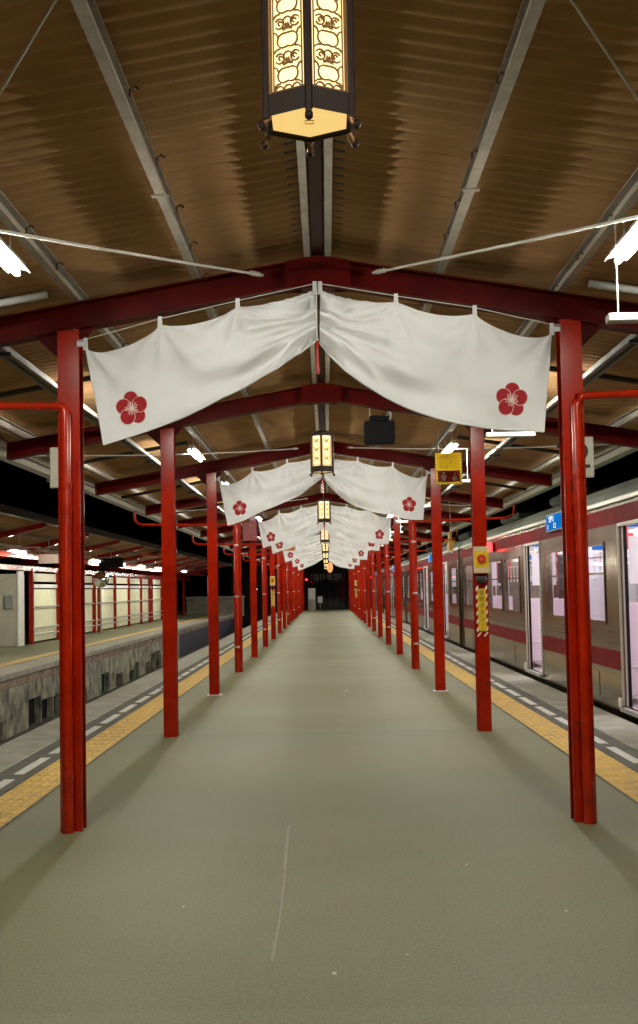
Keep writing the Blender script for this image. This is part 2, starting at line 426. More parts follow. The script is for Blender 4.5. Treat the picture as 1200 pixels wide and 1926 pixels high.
rc = MB(); rc.prism([(-.16,3.80),(0,3.84),(.16,3.80),(.16,3.83),(0,3.87),(-.16,3.83)],'y',YA,YB); rc.build('ridge_cap', M['dark'], roof)
ri = MB(); ri.box(-.035,.035,YA,YB,3.70,3.785); ri.build('ridge_board', mat('ridge_board',(.06,.02,.015),.7), roof)
for x in (.068,.80,1.58,2.36,3.14):
    for s in (-1,1):
        z0 = zbt(x)+.004; hgt = .088; fw = .048
        if x < .1: pr = [(-.021,0),(.021,0),(.021,hgt),(.015,hgt),(.015,.008),(-.015,.008),(-.015,hgt),(-.021,hgt)]
        else: pr = [(-fw/2,0),(fw/2,0),(fw/2,.02),(fw/2-.005,.02),(fw/2-.005,.006),(-fw/2+.006,.006),(-fw/2+.006,hgt),(fw/2,hgt),(fw/2,hgt+.006),(-fw/2,hgt+.006)]
        if s > 0 and x > .1: pr = [(-a,b) for a,b in reversed(pr)]
        p = MB().prism([(a+s*x,b+z0) for a,b in pr],'y',YA,YB-.1); p.build('purlin', M['purlin'], roof)
# splice plates and hook bolts on the near purlins
hb = MB().tube([(0,0,0),(0,0,.03),(.02,0,.045),(.04,0,.03)], .006, 6).mesh('hook_bolt', M['rail'])
for s in (-1,1):
    for x in (.80,1.58):
        y = 4.2
        while y < 13:
            o = obj('hook_bolt', hb, roof, (s*(x-.05), y+random.uniform(-.1,.1), zbt(x)-.004)); y += .78
    sp = MB().box(s*.755,s*.845,6.3,6.34,zbt(.80)-.004,zbt(.80)+.003); sp.build('splice_plate', M['purlin'], roof)
for s in (-1,1):
    g = MB(); x0 = 3.5; z0 = 3.03
    g.prism([(s*(x0),z0+.13),(s*(x0),z0),(s*(x0+.13),z0),(s*(x0+.13),z0+.13),(s*(x0+.122),z0+.13),(s*(x0+.122),z0+.008),(s*(x0+.008),z0+.008),(s*(x0+.008),z0+.13)],'y',YA,YB)
    g.build('gutter', M['white'], roof)
    f = MB(); f.box(s*3.44,s*3.49,YA,YB,3.10,3.19); f.build('fascia', M['purlin'], roof)

# ------------------------------------------------------------------ red portal frames
CX = 1.636; CW = .14; HZ = 3.234
pipes = {1,4,6,8,10,12,14}
def frame_meshes():
    d = {}
    # H-section column, flanges facing along the platform
    t = .011; h = CW/2
    b = MB(); b.box(-h,h,-h,-h+t,0,HZ-.001); b.box(-h,h,h-t,h,0,HZ-.001); b.box(-t/2,t/2,-h+t+.0005,h-t-.0005,0,HZ-.001)
    d['column'] = b.mesh('column', M['red'])
    for s in (-1,1):
        # rafter: I-section following the slope, from the ridge plate to the tip
        b = MB(); dep = .172; hw = .076; tt = .010
        x0, x1 = .005, 3.32
        def sec(xa, xb, z_hi, z_lo, yw):
            vs = []
            for x in (xa, xb):
                for (zz, yy) in ((z_lo,-yw),(z_lo,yw),(z_hi,yw),(z_hi,-yw)): vs.append((s*x, yy, zbt(x)+zz))
            f = [(0,1,2,3),(7,6,5,4),(0,4,5,1),(1,5,6,2),(2,6,7,3),(3,7,4,0)]
            b.add(vs, [q if s < 0 else q[::-1] for q in f])
        sec(x0,x1,0,-tt,hw); sec(x0,x1,-dep+tt,-dep,hw); sec(x0+.001,x1-.001,-tt-.0005,-dep+tt+.0005,.008)
        sec(x1+.0005,x1+.01,-.0,-dep,hw)      # end plate
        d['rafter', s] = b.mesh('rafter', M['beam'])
        b = MB(); xo = h+.001
        z = 3.265 - SL*0
        prof = [(s*xo, zbt(CX+xo)-dep-.002), (s*(xo+.15), zbt(CX+xo+.15)-dep-.002), (s*xo, zbt(CX+xo)-dep-.17)]
        b.prism(prof if s > 0 else prof[::-1],'y',-.006,.006)
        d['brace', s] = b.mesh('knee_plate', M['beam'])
        b = MB(); pr = [(-s*xo, zbt(CX-xo)-dep-.002), (-s*(xo+.10), zbt(CX-xo-.10)-dep-.002), (-s*xo, zbt(CX-xo)-dep-.10)]
        b.prism(pr if s < 0 else pr[::-1],'y',-.006,.006)
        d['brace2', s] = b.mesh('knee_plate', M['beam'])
        # drainpipe with bends
        b = MB(); px = s*.014; py = -.112; zz = 2.72
        b.tube([(px,py,.0),(px,py,zz-.06),(px+s*.002,py,zz-.03),(px+s*.012,py,zz-.008),(px+s*.04,py,zz),(px+s*.08,py,zz+.003),(s*(3.40-CX),py,zz+.04),(s*(3.47-CX),py,zz+.07),(s*(3.52-CX),py,zz+.13),(s*(3.53-CX),py,3.02)], [.037,.037,.034,.031,.028]+[.026]*5, 14)
        d['pipe', s] = b.mesh('drainpipe', M['redpipe'])
        b = MB(); b.tube([(px,py,-.028),(px,py,.028)], .0425, 14); d['collar', s] = b.mesh('collar', M['redpipe'])
        b = MB(); b.tube([(px,py,-.018),(px,py,.018)], .0435, 14); b.box(px-.012,px+.012,py+.03,-.071,-.012,.012); d['strap', s] = b.mesh('strap', M['strap'])
    b = MB()
    pr = [(-.21,zbt(.21)+.004),(0,3.691),(.21,zbt(.21)+.004),(.21,zbt(.21)-.172),(.11,3.684-.205),(-.11,3.684-.205),(-.21,zbt(.21)-.172)]
    b.prism(pr[::-1],'y',-.082,-.0765); b.prism(pr[::-1],'y',.0765,.082)
    b.box(-.11,.11,-.076,.076,3.684-.21,3.684-.2055)
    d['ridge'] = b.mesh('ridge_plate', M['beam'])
    b = MB(); b.bbox(-.11,.11,-.11,.11,-.002,.014,.004); d['base'] = b.mesh('base_plate', M['white'])
    return d
FM = frame_meshes()
FRAMES = []
for k in range(0, NF+1):
    if k == 0: lab = 'red steel portal frame just above and behind the viewer, out of view'
    elif k == 1: lab = 'nearest red steel portal frame, its columns with drainpipes, carrying the big white curtains'
    elif k == 2: lab = 'second red portal frame from the viewer, yellow button sign on its right column'
    else: lab = '%s red steel portal frame from the viewer, spanning the platform' % ORD[k-1]
    fr = thing('portal_frame', lab, 'steel frame', (0,FY[k],0), 'red portal frames along the platform')
    FRAMES.append(fr)
    for s in (-1,1):
        obj('column', FM['column'], fr, (s*CX,0,0))
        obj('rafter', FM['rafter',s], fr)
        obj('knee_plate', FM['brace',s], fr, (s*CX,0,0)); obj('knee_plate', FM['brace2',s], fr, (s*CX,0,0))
        if k == 3: obj('base_plate', FM['base'], fr, (s*CX,0,0))
        if k in pipes:
            p = obj('drainpipe', FM['pipe',s], fr, (s*CX,0,0))
            for z in ((.36,2.05) if k == 1 else (1.9,)): obj('collar', FM['collar',s], p, (0,0,z))
            if k > 1:
                for z in (.47,1.40,2.35): obj('strap', FM['strap',s], p, (0,0,z))
            else:
                o = obj('strap', FM['strap',s], p, (0,0,2.2)); o.data = o.data.copy(); o.data.materials[0] = M['red']
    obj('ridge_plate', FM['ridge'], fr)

# bracing rods under the roof (crossed, from a ridge to the next frame's tip)
def rod(name, a, b, label, r=.009):
    a = Vector(a); b = Vector(b); n = 12; pts = []
    for i in range(n+1):
        t = i/n; p = a.lerp(b, t); p.z -= .035*math.sin(PI*t); pts.append(p-a)
    o = MB().tube(pts, r, 6).build(name, M['cord'], None, a)
    d = (b-a).normalized()
    MB().tube([d*.04, d*.14], .016, 6).build('turnbuckle', M['cord'], o)
    return tag(o, label, 'brace rod', 'roof brace rods')
for k in (0,2,4):
    for s, sd in ((-1,'left'),(1,'right')):
        nm = {0:'nearest roof bay',2:'roof bay behind the second red frame',4:'roof bay behind the fourth red frame'}[k]
        rod('brace_rod', (s*.36,FY[k+1]-.085,3.56), (s*3.2,FY[k]+.085,2.99), 'pale thin rod sloping to the %s eave, %s' % (sd,nm))
        if k == 0: rod('brace_rod', (s*.36,FY[k]+.085,3.56), (s*3.2,FY[k+1]-.085,2.99), 'pale thin rod crossing under the %s roof slope, %s' % (sd,nm), .006)

# pale cable ducts under the outer slopes, cross pipes
for s, sd in ((-1,'left'),(1,'right')):
    b = MB(); b.bbox(s*2.17,s*2.215,-3,YB-1,3.20,3.245,.004); b.bbox(s*2.25,s*2.285,-3,YB-1,3.20,3.235,.004)
    o = b.build('cable_duct', M['grey2']); tag(o, 'pair of long pale cable ducts under the %s roof slope' % sd, 'cable duct')
    y = 3.6
    while y < 60:
        MB().box(s*2.15,s*2.30,y,y+.03,3.175,3.199).build('bracket', M['dark'], o)
        y += 2.5
    for q, y in enumerate((7.55,10.3,15.3,20.3,25.3)):
        o = MB().tube([(s*1.66,y,3.345),(s*3.3,y,3.06)], .024, 8).build('cross_pipe', M['grey'] if q == 0 else M['dark'])
        tag(o, '%s dark pipe running crosswise under the %s roof slope' % (ORD[q], sd) if q else 'grey pipe crosswise under the %s roof just before the nearest frame' % sd, 'pipe', 'cross pipes under the roof')

# ------------------------------------------------------------------ bare tube lamps
def lamp_meshes():
    b = MB(); b.bbox(-.032,.032,-.62,.62,.034,.075,.006); b.prism([(-.066,.0175),(-.063,.0155),(-.03,.031),(.03,.031),(.063,.0155),(.066,.0175),(.032,.0335),(-.032,.0335)],'y',-.62,.62); b.box(-.012,.012,-.60,-.56,-.005,.0295); b.box(-.012,.012,.56,.60,-.005,.0295)
    body = b.mesh('housing', M['white'])
    b = MB(); b.tube([(0,-.555,0),(0,.555,0)], .016, 8, smooth=True); tube = b.mesh('tube', M['tube'])
    st = MB().tube([(0,0,.075),(0,0,.24)], .006, 5).mesh('stem', M['white'])
    return body, tube, st
LB, LT, LS = lamp_meshes()
ly = [6.25 + BAY*i for i in range(-2, 16)]
for i, y in enumerate(ly):
    for s, sd in ((-1,'left'),(1,'right')):
        q = i-2
        if q < 0: lab = 'lit tube lamp under the %s roof slope %s the viewer' % (sd, ('beside' if q == -1 else 'behind'))
        elif q == 0: lab = 'lit tube lamp at the %s edge of the picture before the nearest frame' % sd
        else: lab = 'lit tube lamp under the %s roof slope just behind the %s red frame' % (sd, ORD[q-1])
        t = thing('tube_lamp', lab, 'lamp', (s*1.66, y, 3.285), 'bare tube lamps along both roof slopes')
        obj('housing', LB, t); obj('tube', LT, t)
        for q in (-.4,.4): obj('stem', LS, t, (0,q,0))
# white trays hung crosswise on thin rods
b = MB(); b.bbox(0,.46,-.045,.045,0,.042,.006); TR = b.mesh('tray', M['tray'])
TW = [MB().tube([(x,0,.042),(x,0,z)], .005, 5).mesh('hanger_rod', M['cord']) for x,z in ((.06,.55),(.40,.47))]
for i in range(9):
    y = 6.55 + BAY*i
    t = thing('hanging_tray', 'white tray on thin rods hanging outside the right columns, %s from the viewer' % ORD[i], 'hanging tray', (1.53,y,2.89), 'white trays hung along the right side')
    obj('tray', TR, t)
    for q in TW: obj('hanger_rod', q, t)

# ------------------------------------------------------------------ hexagonal lanterns
def ribbon(b, P, pts, wd, th, m=0):
    # pts in panel plane (a,z) -> P(a,z,depth)
    n = len(pts); vs = []
    for i, (a,z) in enumerate(pts):
        a0,z0 = pts[max(i-1,0)]; a1,z1 = pts[min(i+1,n-1)]
        dx,dz = a1-a0, z1-z0; L = math.hypot(dx,dz) or 1; nx,nz = -dz/L*wd/2, dx/L*wd/2
        vs += [P(a+nx,z+nz,0),P(a-nx,z-nz,0),P(a-nx,z-nz,th),P(a+nx,z+nz,th)]
    fs = []
    for i in range(n-1):
        for q in range(4): fs.append((i*4+q,i*4+(q+1)%4,(i+1)*4+(q+1)%4,(i+1)*4+q))
    b.add(vs, fs, m)
def arc(cx, cz, r, a0, a1, n=14, e=1.0):
    return [(cx+r*math.cos(math.radians(a0+(a1-a0)*i/n)), cz+e*r*math.sin(math.radians(a0+(a1-a0)*i/n))) for i in range(n+1)]
def make_lantern():
    root = thing('hexagonal_lantern', '', 'lantern', (0,0,0))
    Rb = .119; z0, z1 = .065, .40
    hexv = [(Rb*math.sin(PI/3*i), -Rb*math.cos(PI/3*i)) for i in range(6)]     # vertex 0 towards the viewer
    def hexprism(b, R, za, zb, R2=None, m=0):
        R2 = R2 or R
        vs = [(R*math.sin(PI/3*i), -R*math.cos(PI/3*i), za) for i in range(6)] + [(R2*math.sin(PI/3*i), -R2*math.cos(PI/3*i), zb) for i in range(6)]
        b.add(vs, [(i,(i+1)%6,6+(i+1)%6,6+i) for i in range(6)] + [tuple(reversed(range(6))), tuple(range(6,12))], m)
    for i in range(6):
        x, y = hexv[i]; k = 1.10
        b = MB(); b.tube([(x*k,y*k,-.0),(x*k,y*k,z1+.03)], .010, 8); p = b.build('post', M['bronze'], root)
        b = MB(); b.tube([(x*1.06,y*1.06,.005),(x*1.13,y*1.13,-.014),(x*1.20,y*1.20,-.020)], [.010,.0095,.008], 8); ft = b.build('foot', M['brass'], p)
        b = MB(); b.tube([(x*1.20,y*1.20,-.032),(x*1.20,y*1.20,-.027),(x*1.22,y*1.22,-.014),(x*1.23,y*1.23,-.008)], [.006,.0105,.0105,.005], 8); b.build('foot', M['bronze'], p)
    # bottom ring: open frame so that the lit base shows
    b = MB()
    for i in range(6):
        (xa,ya),(xb,yb) = hexv[i], hexv[(i+1)%6]
        o, q = 1.10, .97
        vs = [(xa*q,ya*q,.012),(xb*q,yb*q,.012),(xb*o,yb*o,.006),(xa*o,ya*o,.006),(xa*q,ya*q,z0),(xb*q,yb*q,z0),(xb*o,yb*o,z0),(xa*o,ya*o,z0)]
        b.add(vs, [(0,3,2,1),(4,5,6,7),(0,1,5,4),(2,3,7,6)])
        mx,my = (xa+xb)/2*1.075,(ya+yb)/2*1.075
    b.build('bottom_ring', M['bronze'], root)
    b = MB(); hexprism(b, Rb*.985, .016, .02); base = b.build('base_panel', M['glow2'], root)
    b = MB()
    for (xa,xb,ya,yb) in ((-.011,.011,-.0125,-.011),(-.011,.011,.011,.0125),(-.0125,-.011,-.011,.011),(.011,.0125,-.011,.011)): b.box(xa,xb,ya,yb,.0135,.0155)
    b.build('square_mark', M['brass'], base)
    b = MB(); hexprism(b, Rb*1.10, z1, z1+.022); hexprism(b, Rb*1.16, z1+.0225, z1+.028); hexprism(b, Rb*1.1, z1+.0285, z1+.06, Rb*.3); b.build('cap', M['bronze'], root)
    b = MB(); b.tube([(0,0,z1+.055),(0,0,.95)], .008, 8); b.build('hanging_rod', M['bronze'], root)
    for i in range(6):
        (xa,ya),(xb,yb) = hexv[i], hexv[(i+1)%6]
        A = Vector((xa,ya,0)); B = Vector((xb,yb,0)); mid = (A+B)/2; ux = (B-A).normalized(); nn = mid.normalized()
        def P(a, z, dd, mid=mid, ux=ux, nn=nn): return mid + ux*a + nn*(dd+.002) + Vector((0,0,z))
        hw = (B-A).length/2-.008
        b = MB(); b.add([P(-hw,z0+.002,-.004),P(hw,z0+.002,-.004),P(hw,z1-.002,-.004),P(-hw,z1-.002,-.004)], [(0,1,2,3)])
        pan = b.build('panel', M['glow'], root)
        b = MB()
        for a in (-hw,-hw+.008,hw-.008,hw): ribbon(b, P, [(a,z0),(a,z1)], .0028 if abs(a) < hw-.001 else .004, .004)
        ribbon(b, P, [(-hw,z0+.003),(hw,z0+.003)], .006, .004); ribbon(b, P, [(-hw,z1-.003),(hw,z1-.003)], .006, .004)
        # scalloped lower edge
        for q in range(3): ribbon(b, P, arc(-.026+.026*q, z0+.004, .0125, 180, 0, 8), .004, .004)
        z = z0+.044; pr = .094; wI = hw-.009
        while z < z1-.02:
            # twin-lobed blossom outline
            lobe = arc(-.0125,z,.019,-70,-200,8)[::-1]
            pts = arc(.0125,z,.0185,-115,95,12,1.05) + arc(-.0125,z,.0185,85,295,12,1.05) + [(0.0047,z-.0168)]
            ribbon(b, P, pts, .004, .004)
            # side sprays
            for sg in (-1,1):
                ribbon(b, P, [(sg*.029,z+.012),(sg*.033,z+.022),(sg*wI,z+.027)], .004, .004)
                ribbon(b, P, [(sg*.022,z-.020),(sg*.034,z-.022),(sg*wI,z-.030)], .004, .004)
                ribbon(b, P, [(p[0]*1.0,p[1]) for p in arc(sg*.024, z+.047, .0135, 90-sg*60 if sg>0 else 150, (90-sg*60 if sg>0 else 150)+ sg*(-1)*(-300), 16)], .004, .004)
                ribbon(b, P, arc(sg*.022, z+.048, .0055, 0, 270, 8), .004, .004)
            ribbon(b, P, arc(0, z+.050, .0125, -30, 210, 12), .004, .004)
            ribbon(b, P, [(-.006,z+.038),(-.003,z+.047),(0,z+.038),(.003,z+.047),(.006,z+.038)], .004, .004)
            ribbon(b, P, [(-.015,z+.030),(0,z+.034),(.015,z+.030)], .008, .004)
            z += pr
        b.build('tracery', M['trace'], pan)
    return root
lan = make_lantern()
for i in range(9):
    o = lan if i == 0 else copy_tree(lan)
    o.location = (-.004, 3.3+2*BAY*i, 2.755); o.rotation_euler = (0,0,math.radians((0,-3,4,-2,6,-5,3,0,4)[i]))
    tag(o, 'hexagonal bronze lantern, largest and nearest, glowing at the top of the picture' if i == 0 else '%s glowing hexagonal lantern from the viewer, hanging on the ridge line' % ORD[i], 'lantern', 'lanterns under the ridge')

# ------------------------------------------------------------------ noren curtains
def px2(px, py):       # photo pixel -> (x,z) on the plane of the nearest frame's front (FY[1]-.06)
    d = R @ Vector((px-600, 963-py, -FPX)); t = (FY[1]-.095)/d.y
    return CAM_POS.x+t*d.x, CAM_POS.z+t*d.z
LOOPS = {-1: [px2(592,545),px2(447,577),px2(301,611),px2(161,650)], 1: [px2(602,545),px2(745,568),px2(893,590),px2(1038,622)]}
BOT = {-1: [px2(*p) for p in ((598,635),(575,655),(545,677),(505,703),(455,731),(400,758),(335,787),(265,813),(197,838))],
       1: [px2(*p) for p in ((601,640),(622,668),(655,702),(700,733),(755,763),(815,784),(880,797),(950,807),(1021,813))]}
SAG = {-1: [.032,.062,.135], 1: [.040,.055,.13]}
def lerp_list(pts, t):
    n = len(pts)-1; i = min(int(t*n), n-1); f = t*n-i
    return (pts[i][0]*(1-f)+pts[i+1][0]*f, pts[i][1]*(1-f)+pts[i+1][1]*f)
def smooth_list(pts, t):
    n = len(pts)-1; i = min(int(t*n), n-1); f = t*n-i
    g = lambda j: pts[max(0,min(n,j))]
    p0,p1,p2,p3 = g(i-1),g(i),g(i+1),g(i+2)
    return tuple(.5*((2*p1[q])+(-p0[q]+p2[q])*f+(2*p0[q]-5*p1[q]+4*p2[q]-p3[q])*f*f+(-p0[q]+3*p1[q]-3*p2[q]+p3[q])*f**3) for q in (0,1))
def curtain(s, seed):
    rnd = random.Random(seed)
    loops = LOOPS[s]; sag = [a*rnd.uniform(.8,1.25) if seed else a for a in SAG[s]]
    bot = [(x, z+(rnd.uniform(-.02,.02) if seed else 0)) for x,z in BOT[s]]
    ph = [rnd.uniform(0,6) for _ in range(8)]
    def top(u):
        i = min(int(u*3),2); f = u*3-i
        x,z = lerp_list(loops,u)
        sk = 4*f*(1-f) if i < 2 else (f**.8*(1-f)**.55)*2.05*1.0
        return x, z - sag[i]*sk*.75
    def P(u,v):
        xt,zt = top(u); xb,zb = smooth_list(bot,u)
        # sides curve in a little
        x = xt*(1-v)+xb*v; z = zt*(1-v)+zb*v
        return x, z
    gx, gz = loops[0][0], (loops[0][1]+bot[0][1])/2-.05
    def disp(x,z,u,v):
        d = 0
        rx, rz = abs(x-gx), z-gz; rg = math.hypot(rx,rz)+1e-4; th = math.atan2(rz,rx)
        d += .0105*math.sin(th*26+3.2*rg+ph[0])*min(1,rg/.2)*math.exp(-(max(0,rg-.35)/.38)**2)
        d += .006*math.sin(th*47+5*rg+ph[2])*min(1,rg/.2)*math.exp(-(max(0,rg-.3)/.25)**2)
        for i,(lx,lz) in enumerate(loops):
            dx,dz = x-lx, z-lz; r = math.hypot(dx,dz)+1e-4; a = math.atan2(dx,-dz)
            d += .022*math.cos(10*a+ph[i])*min(1,r/.1)*math.exp(-(r/.33)**2)*math.exp(-(a/1.2)**2)
            d += .010*math.cos(19*a+ph[i+2])*min(1,r/.08)*math.exp(-(r/.2)**2)
        c = max(0,1-u*1.15)
        # sweeping folds towards the gathered middle
        w = v*4.2 + .9*u
        d += .045*math.sin(2*PI*w*.72+ph[5])*c**1.2*min(1,v*2.5) 
        d += .028*math.sin(2*PI*(1.6*v+2.3*u)+ph[6])*math.exp(-((u-.45)/.3)**2)*v
        d += .03*math.sin(2*PI*u*1.3+ph[7])*v
        d += -.05*math.sin(PI*v)*.5*math.sin(PI*min(1,u*1.05))
        d += .02*math.sin(9*v+5*u+ph[1])*v*c
        d += .006*math.sin(2*PI*(3.1*u+1.3*v)+ph[3])*v + .004*math.sin(2*PI*(5.7*u-2.1*v)+ph[4])*v
        d += .030*NZ.noise(Vector((x*2.6+seed,z*3.2,seed*.7)))*min(1,v*3) + .011*NZ.noise(Vector((x*7+seed,z*6,3.1)))*min(1,v*3) + .0035*NZ.noise(Vector((x*16+seed+z*9,z*12,1.1)))
        return d
    return P, disp
NU, NV = 84, 44
def curtain_mesh(s, seed):
    P, D = curtain(s, seed); b = MB(); vs = []; fs = []
    for j in range(NV+1):
        for i in range(NU+1):
            u,v = i/NU, j/NV; x,z = P(u,v); vs.append((x, D(x,z,u,v), z))
    for j in range(NV):
        for i in range(NU):
            a = j*(NU+1)+i; f = (a,a+1,a+NU+2,a+NU+1); fs.append(f if s < 0 else f[::-1])
    b.add(vs, fs, 0, True)
    # hem: a slightly thicker rolled lower edge
    hem = [(x, D(x,z,u,1.0), z) for u in [i/60 for i in range(61)] for (x,z) in [P(u,1.0)]]
    hb_ = MB().tube(hem, .0075, 6)
    eh = [(x, D(x,z,1.0,v), z) for v in [i/20 for i in range(21)] for (x,z) in [P(1.0,v)]]
    hb_.tube(eh, .006, 6)
    return b.mesh('cloth', M['cloth']), hb_.mesh('hem', M['cloth'])
def invert(P, x0, z0):
    u, v = .8, .75
    for _ in range(40):
        x,z = P(u,v); e = 1e-3
        xu,zu = P(u+e,v); xv,zv = P(u,v+e)
        a,b_,c,d = (xu-x)/e,(xv-x)/e,(zu-z)/e,(zv-z)/e; det = a*d-b_*c
        u += (d*(x0-x)-b_*(z0-z))/det; v += (-c*(x0-x)+a*(z0-z))/det
        u = min(max(u,0),.998); v = min(max(v,0),.998)
    return u, v
M['crest'] = mat('crest_red', (.30,.006,.012), .85, var=.15, vscale=40)
M['crestline'] = mat('crest_line', (.70,.52,.48), .85)
def crest_meshes(s, seed):
    P, D = curtain(s, seed); cx,cz = px2(248,768) if s < 0 else px2(962,752)
    rot = .12 if s < 0 else -.1
    def Q(x,z,off):
        u,v = invert(P,x,z); return (x, D(x,z,u,v)-off, z)
    petals = []
    for k in range(5):
        a = PI/2+rot+2*PI*k/5; px,pz = cx+.056*math.cos(a), cz+.062*math.sin(a)
        b = MB(); off = .0035+.0012*(k%3)
        n = 22; r = .047
        ring = [Q(px+r*math.cos(2*PI*i/n), pz+r*1.06*math.sin(2*PI*i/n), off) for i in range(n)]
        ring2 = [Q(px+r*1.07*math.cos(2*PI*i/n), pz+r*1.13*math.sin(2*PI*i/n), off) for i in range(n)]
        c = Q(px,pz,off)
        b.add(ring+[c], [(i,(i+1)%n,n) for i in range(n)], 0)
        b.add(ring+ring2, [(i,n+i,n+(i+1)%n,(i+1)%n) for i in range(n)], 1)
        petals.append(b.mesh('petal', [M['crest'],M['crestline']]))
    b = MB(); off = .009
    n = 10; b.add([Q(cx+.011*math.cos(2*PI*i/n),cz+.011*math.sin(2*PI*i/n),off) for i in range(n)], [tuple(range(n))])
    rr = random.Random(5)
    for k in range(15):
        a = 2*PI*k/15+.1; L = .040 if k%3 else .030; wd = .0022
        ca,sa = math.cos(a),math.sin(a)
        b.add([Q(cx+.010*ca-wd*sa,cz+.010*sa+wd*ca,off),Q(cx+.010*ca+wd*sa,cz+.010*sa-wd*ca,off),Q(cx+L*ca+wd*sa,cz+L*sa-wd*ca,off),Q(cx+L*ca-wd*sa,cz+L*sa+wd*ca,off)], [(0,1,2,3)])
        b.add([Q(cx+L*ca+.0045*math.cos(2*PI*i/6),cz+L*sa+.0045*math.sin(2*PI*i/6),off+.0005) for i in range(6)], [tuple(range(6))])
    return petals, b.mesh('plum_crest', M['crestline'])
def loop_meshes(s):
    out = []
    for i,(x,z) in enumerate(LOOPS[s]):
        b = MB(); zt = min(zbt(abs(x))-.172, z+.035) if i < 3 else z+.03
        b.prism([(x-.016,z-.03),(x+.016,z-.03),(x+.013,zt+.02),(x-.013,zt+.02)],'y',-.004,.004)
        if i == 3: b.prism([(x-.01,z-.01),(x+s*.055,z-.005),(x+s*.055,z+.024),(x-.01,z+.028)] if s > 0 else [(x+s*.055,z-.005),(x+.01,z-.01),(x+.01,z+.028),(x+s*.055,z+.024)],'y',-.010,-.005)
        out.append(b.mesh('tie_loop', M['cloth']))
    return out
CV = {}
for seed in (0,11,23,37,52):
    for s in (-1,1): CV[s,seed] = (curtain_mesh(s,seed), crest_meshes(s,seed))
LPM = {s: loop_meshes(s) for s in (-1,1)}
LINE = {s: MB().tube([(x,0,z+.04) for x,z in LOOPS[s]]+[(s*1.57,0,LOOPS[s][3][1]+.035)], .003, 5).mesh('hanging_line', M['cord']) for s in (-1,1)}
cords = MB(); cords.tube([(0,0,3.47),(0,0,3.11)], .004, 6, 1); cords.tube([(0,0,3.115),(0,0,3.10),(0,0,3.05),(0,0,2.90)], [.006,.011,.008,.013], 8, 0); cordm = cords.mesh('tie_cord', [M['red'], M['cord']])
for n_, k in enumerate((1,3,5,6,8,10,12)):
    seed = (0,11,23,37,52,11,23)[n_]
    for s, sd in ((-1,'left'),(1,'right')):
        lab = ('largest white noren curtain, %s half, hanging on the nearest red frame' % sd) if k == 1 else '%s half of the %s white noren curtain, on the %s red frame' % (sd, ORD[n_], ORD[k-1])
        t = thing('noren_curtain', lab, 'curtain', (0, FY[k]-.095, 0), 'white noren curtains with red plum crests')
        (cm, hm), (pet, stm) = CV[s,seed]
        c = obj('cloth', cm, t); obj('hem', hm, c)
        for q in LPM[s]: obj('tie_loop', q, t)
        obj('hanging_line', LINE[s], t)
        cr = obj('plum_crest', stm, t)
        for q in pet: obj('petal', q, cr)
    tag(obj('tie_cord', cordm, None, (-.012,FY[k]-.115,0)), 'thin cord with red tassel between the halves of the %s curtain' % ORD[n_], 'cord', 'cords between curtain halves')

# ------------------------------------------------------------------ signs on the middle platform
def number_plate(s, label, show):
    t = thing('number_sign', label, 'sign', (s*(CX+.055), FY[1]+.10, 2.345), None)
    b = MB(); b.bbox(-.105,.105,-.012,.012,-.135,.135,.006); b.build('plate', mat('plate_cream',(.62,.59,.48),.5,var=.1), t)
    if show:
        o = obj('digit', text_mesh('2', .235, 'digit', M['ink']), t, (.028,-.0135,0))
    for z in (-.08,.08): MB().box(-.13,-.05,.013,.03,z-.012,z+.012).build('clip', M['dark'], t)
    return t
number_plate(1, 'cream number plate reading 2 behind the right column of the nearest frame', True)
number_plate(-1, 'cream plate behind the left column of the nearest frame', False)

def button_sign(x, y, label):
    t = thing('emergency_button', label, 'emergency button', (x, y, 0), 'emergency button signs on columns')
    z = 1.78
    b = MB(); b.bbox(-.078,.078,-.055,0,z-.14,z+.14,.006); hs = b.build('housing', M['cream'], t)
    b = MB(); b.box(-.074,.074,-.0585,-.0555,z-.075,z+.095); b.build('yellow_face', M['yellow'], t)
    b = MB(); b.tube([(0,-.059,z+.01),(0,-.072,z+.01)], .046, 20); bt = b.build('red_button', M['signred'], t)
    b = MB(); b.tube([(0,-.0725,z+.01),(0,-.080,z+.01)], .018, 14); b.build('button_cap', mat('button_cap',(.6,.12,.03),.4), bt)
    b = MB(); b.tube([(0,-.02,z-.17),(0,-.02,z-.2),(0,-.02,z-.24)], [.05,.06,.035], 12); b.build('bell', M['dark'], t)
    zc = 1.26
    b = MB(); b.box(-.042,.042,-.006,-.001,zc-.22,zc+.22); st = b.build('sticker', M['yellow'], t)
    for i, ch in enumerate('非常ボタン!'):
        obj('lettering', text_mesh(ch, .062, 'lettering', M['ink'], .0008), st, (0,-.0072,zc+.175-.068*i))
    # slanted stripe border
    for i in range(6):
        for sg in (-1,1):
            zz = zc-.22+.085*i
            b = MB(); pr = [(sg*.047-.012,zz-.012),(sg*.047+.012,zz+.018),(sg*.047+.012,zz+.055),(sg*.047-.012,zz+.025)]
            b.prism(pr,'y',-.005,-.001); b.build('stripe', M['signwhite'], st)
    for sg in (-.5,.5):
        b = MB(); pr = [(sg*.07-.026,zc-.275),(sg*.07-.008,zc-.275),(sg*.07+.026,zc-.235),(sg*.07+.008,zc-.235)]
        b.prism(pr,'y',-.005,-.001); b.build('stripe', M['signwhite'], st)
    return t
button_sign(CX, FY[2]-.072, 'yellow emergency button with red disc on the right column of the second frame')
button_sign(-CX, FY[7]-.072, 'yellow emergency button on the left column of the seventh frame')
button_sign(CX, FY[13]-.072, 'far yellow emergency button on the right column of the thirteenth frame')

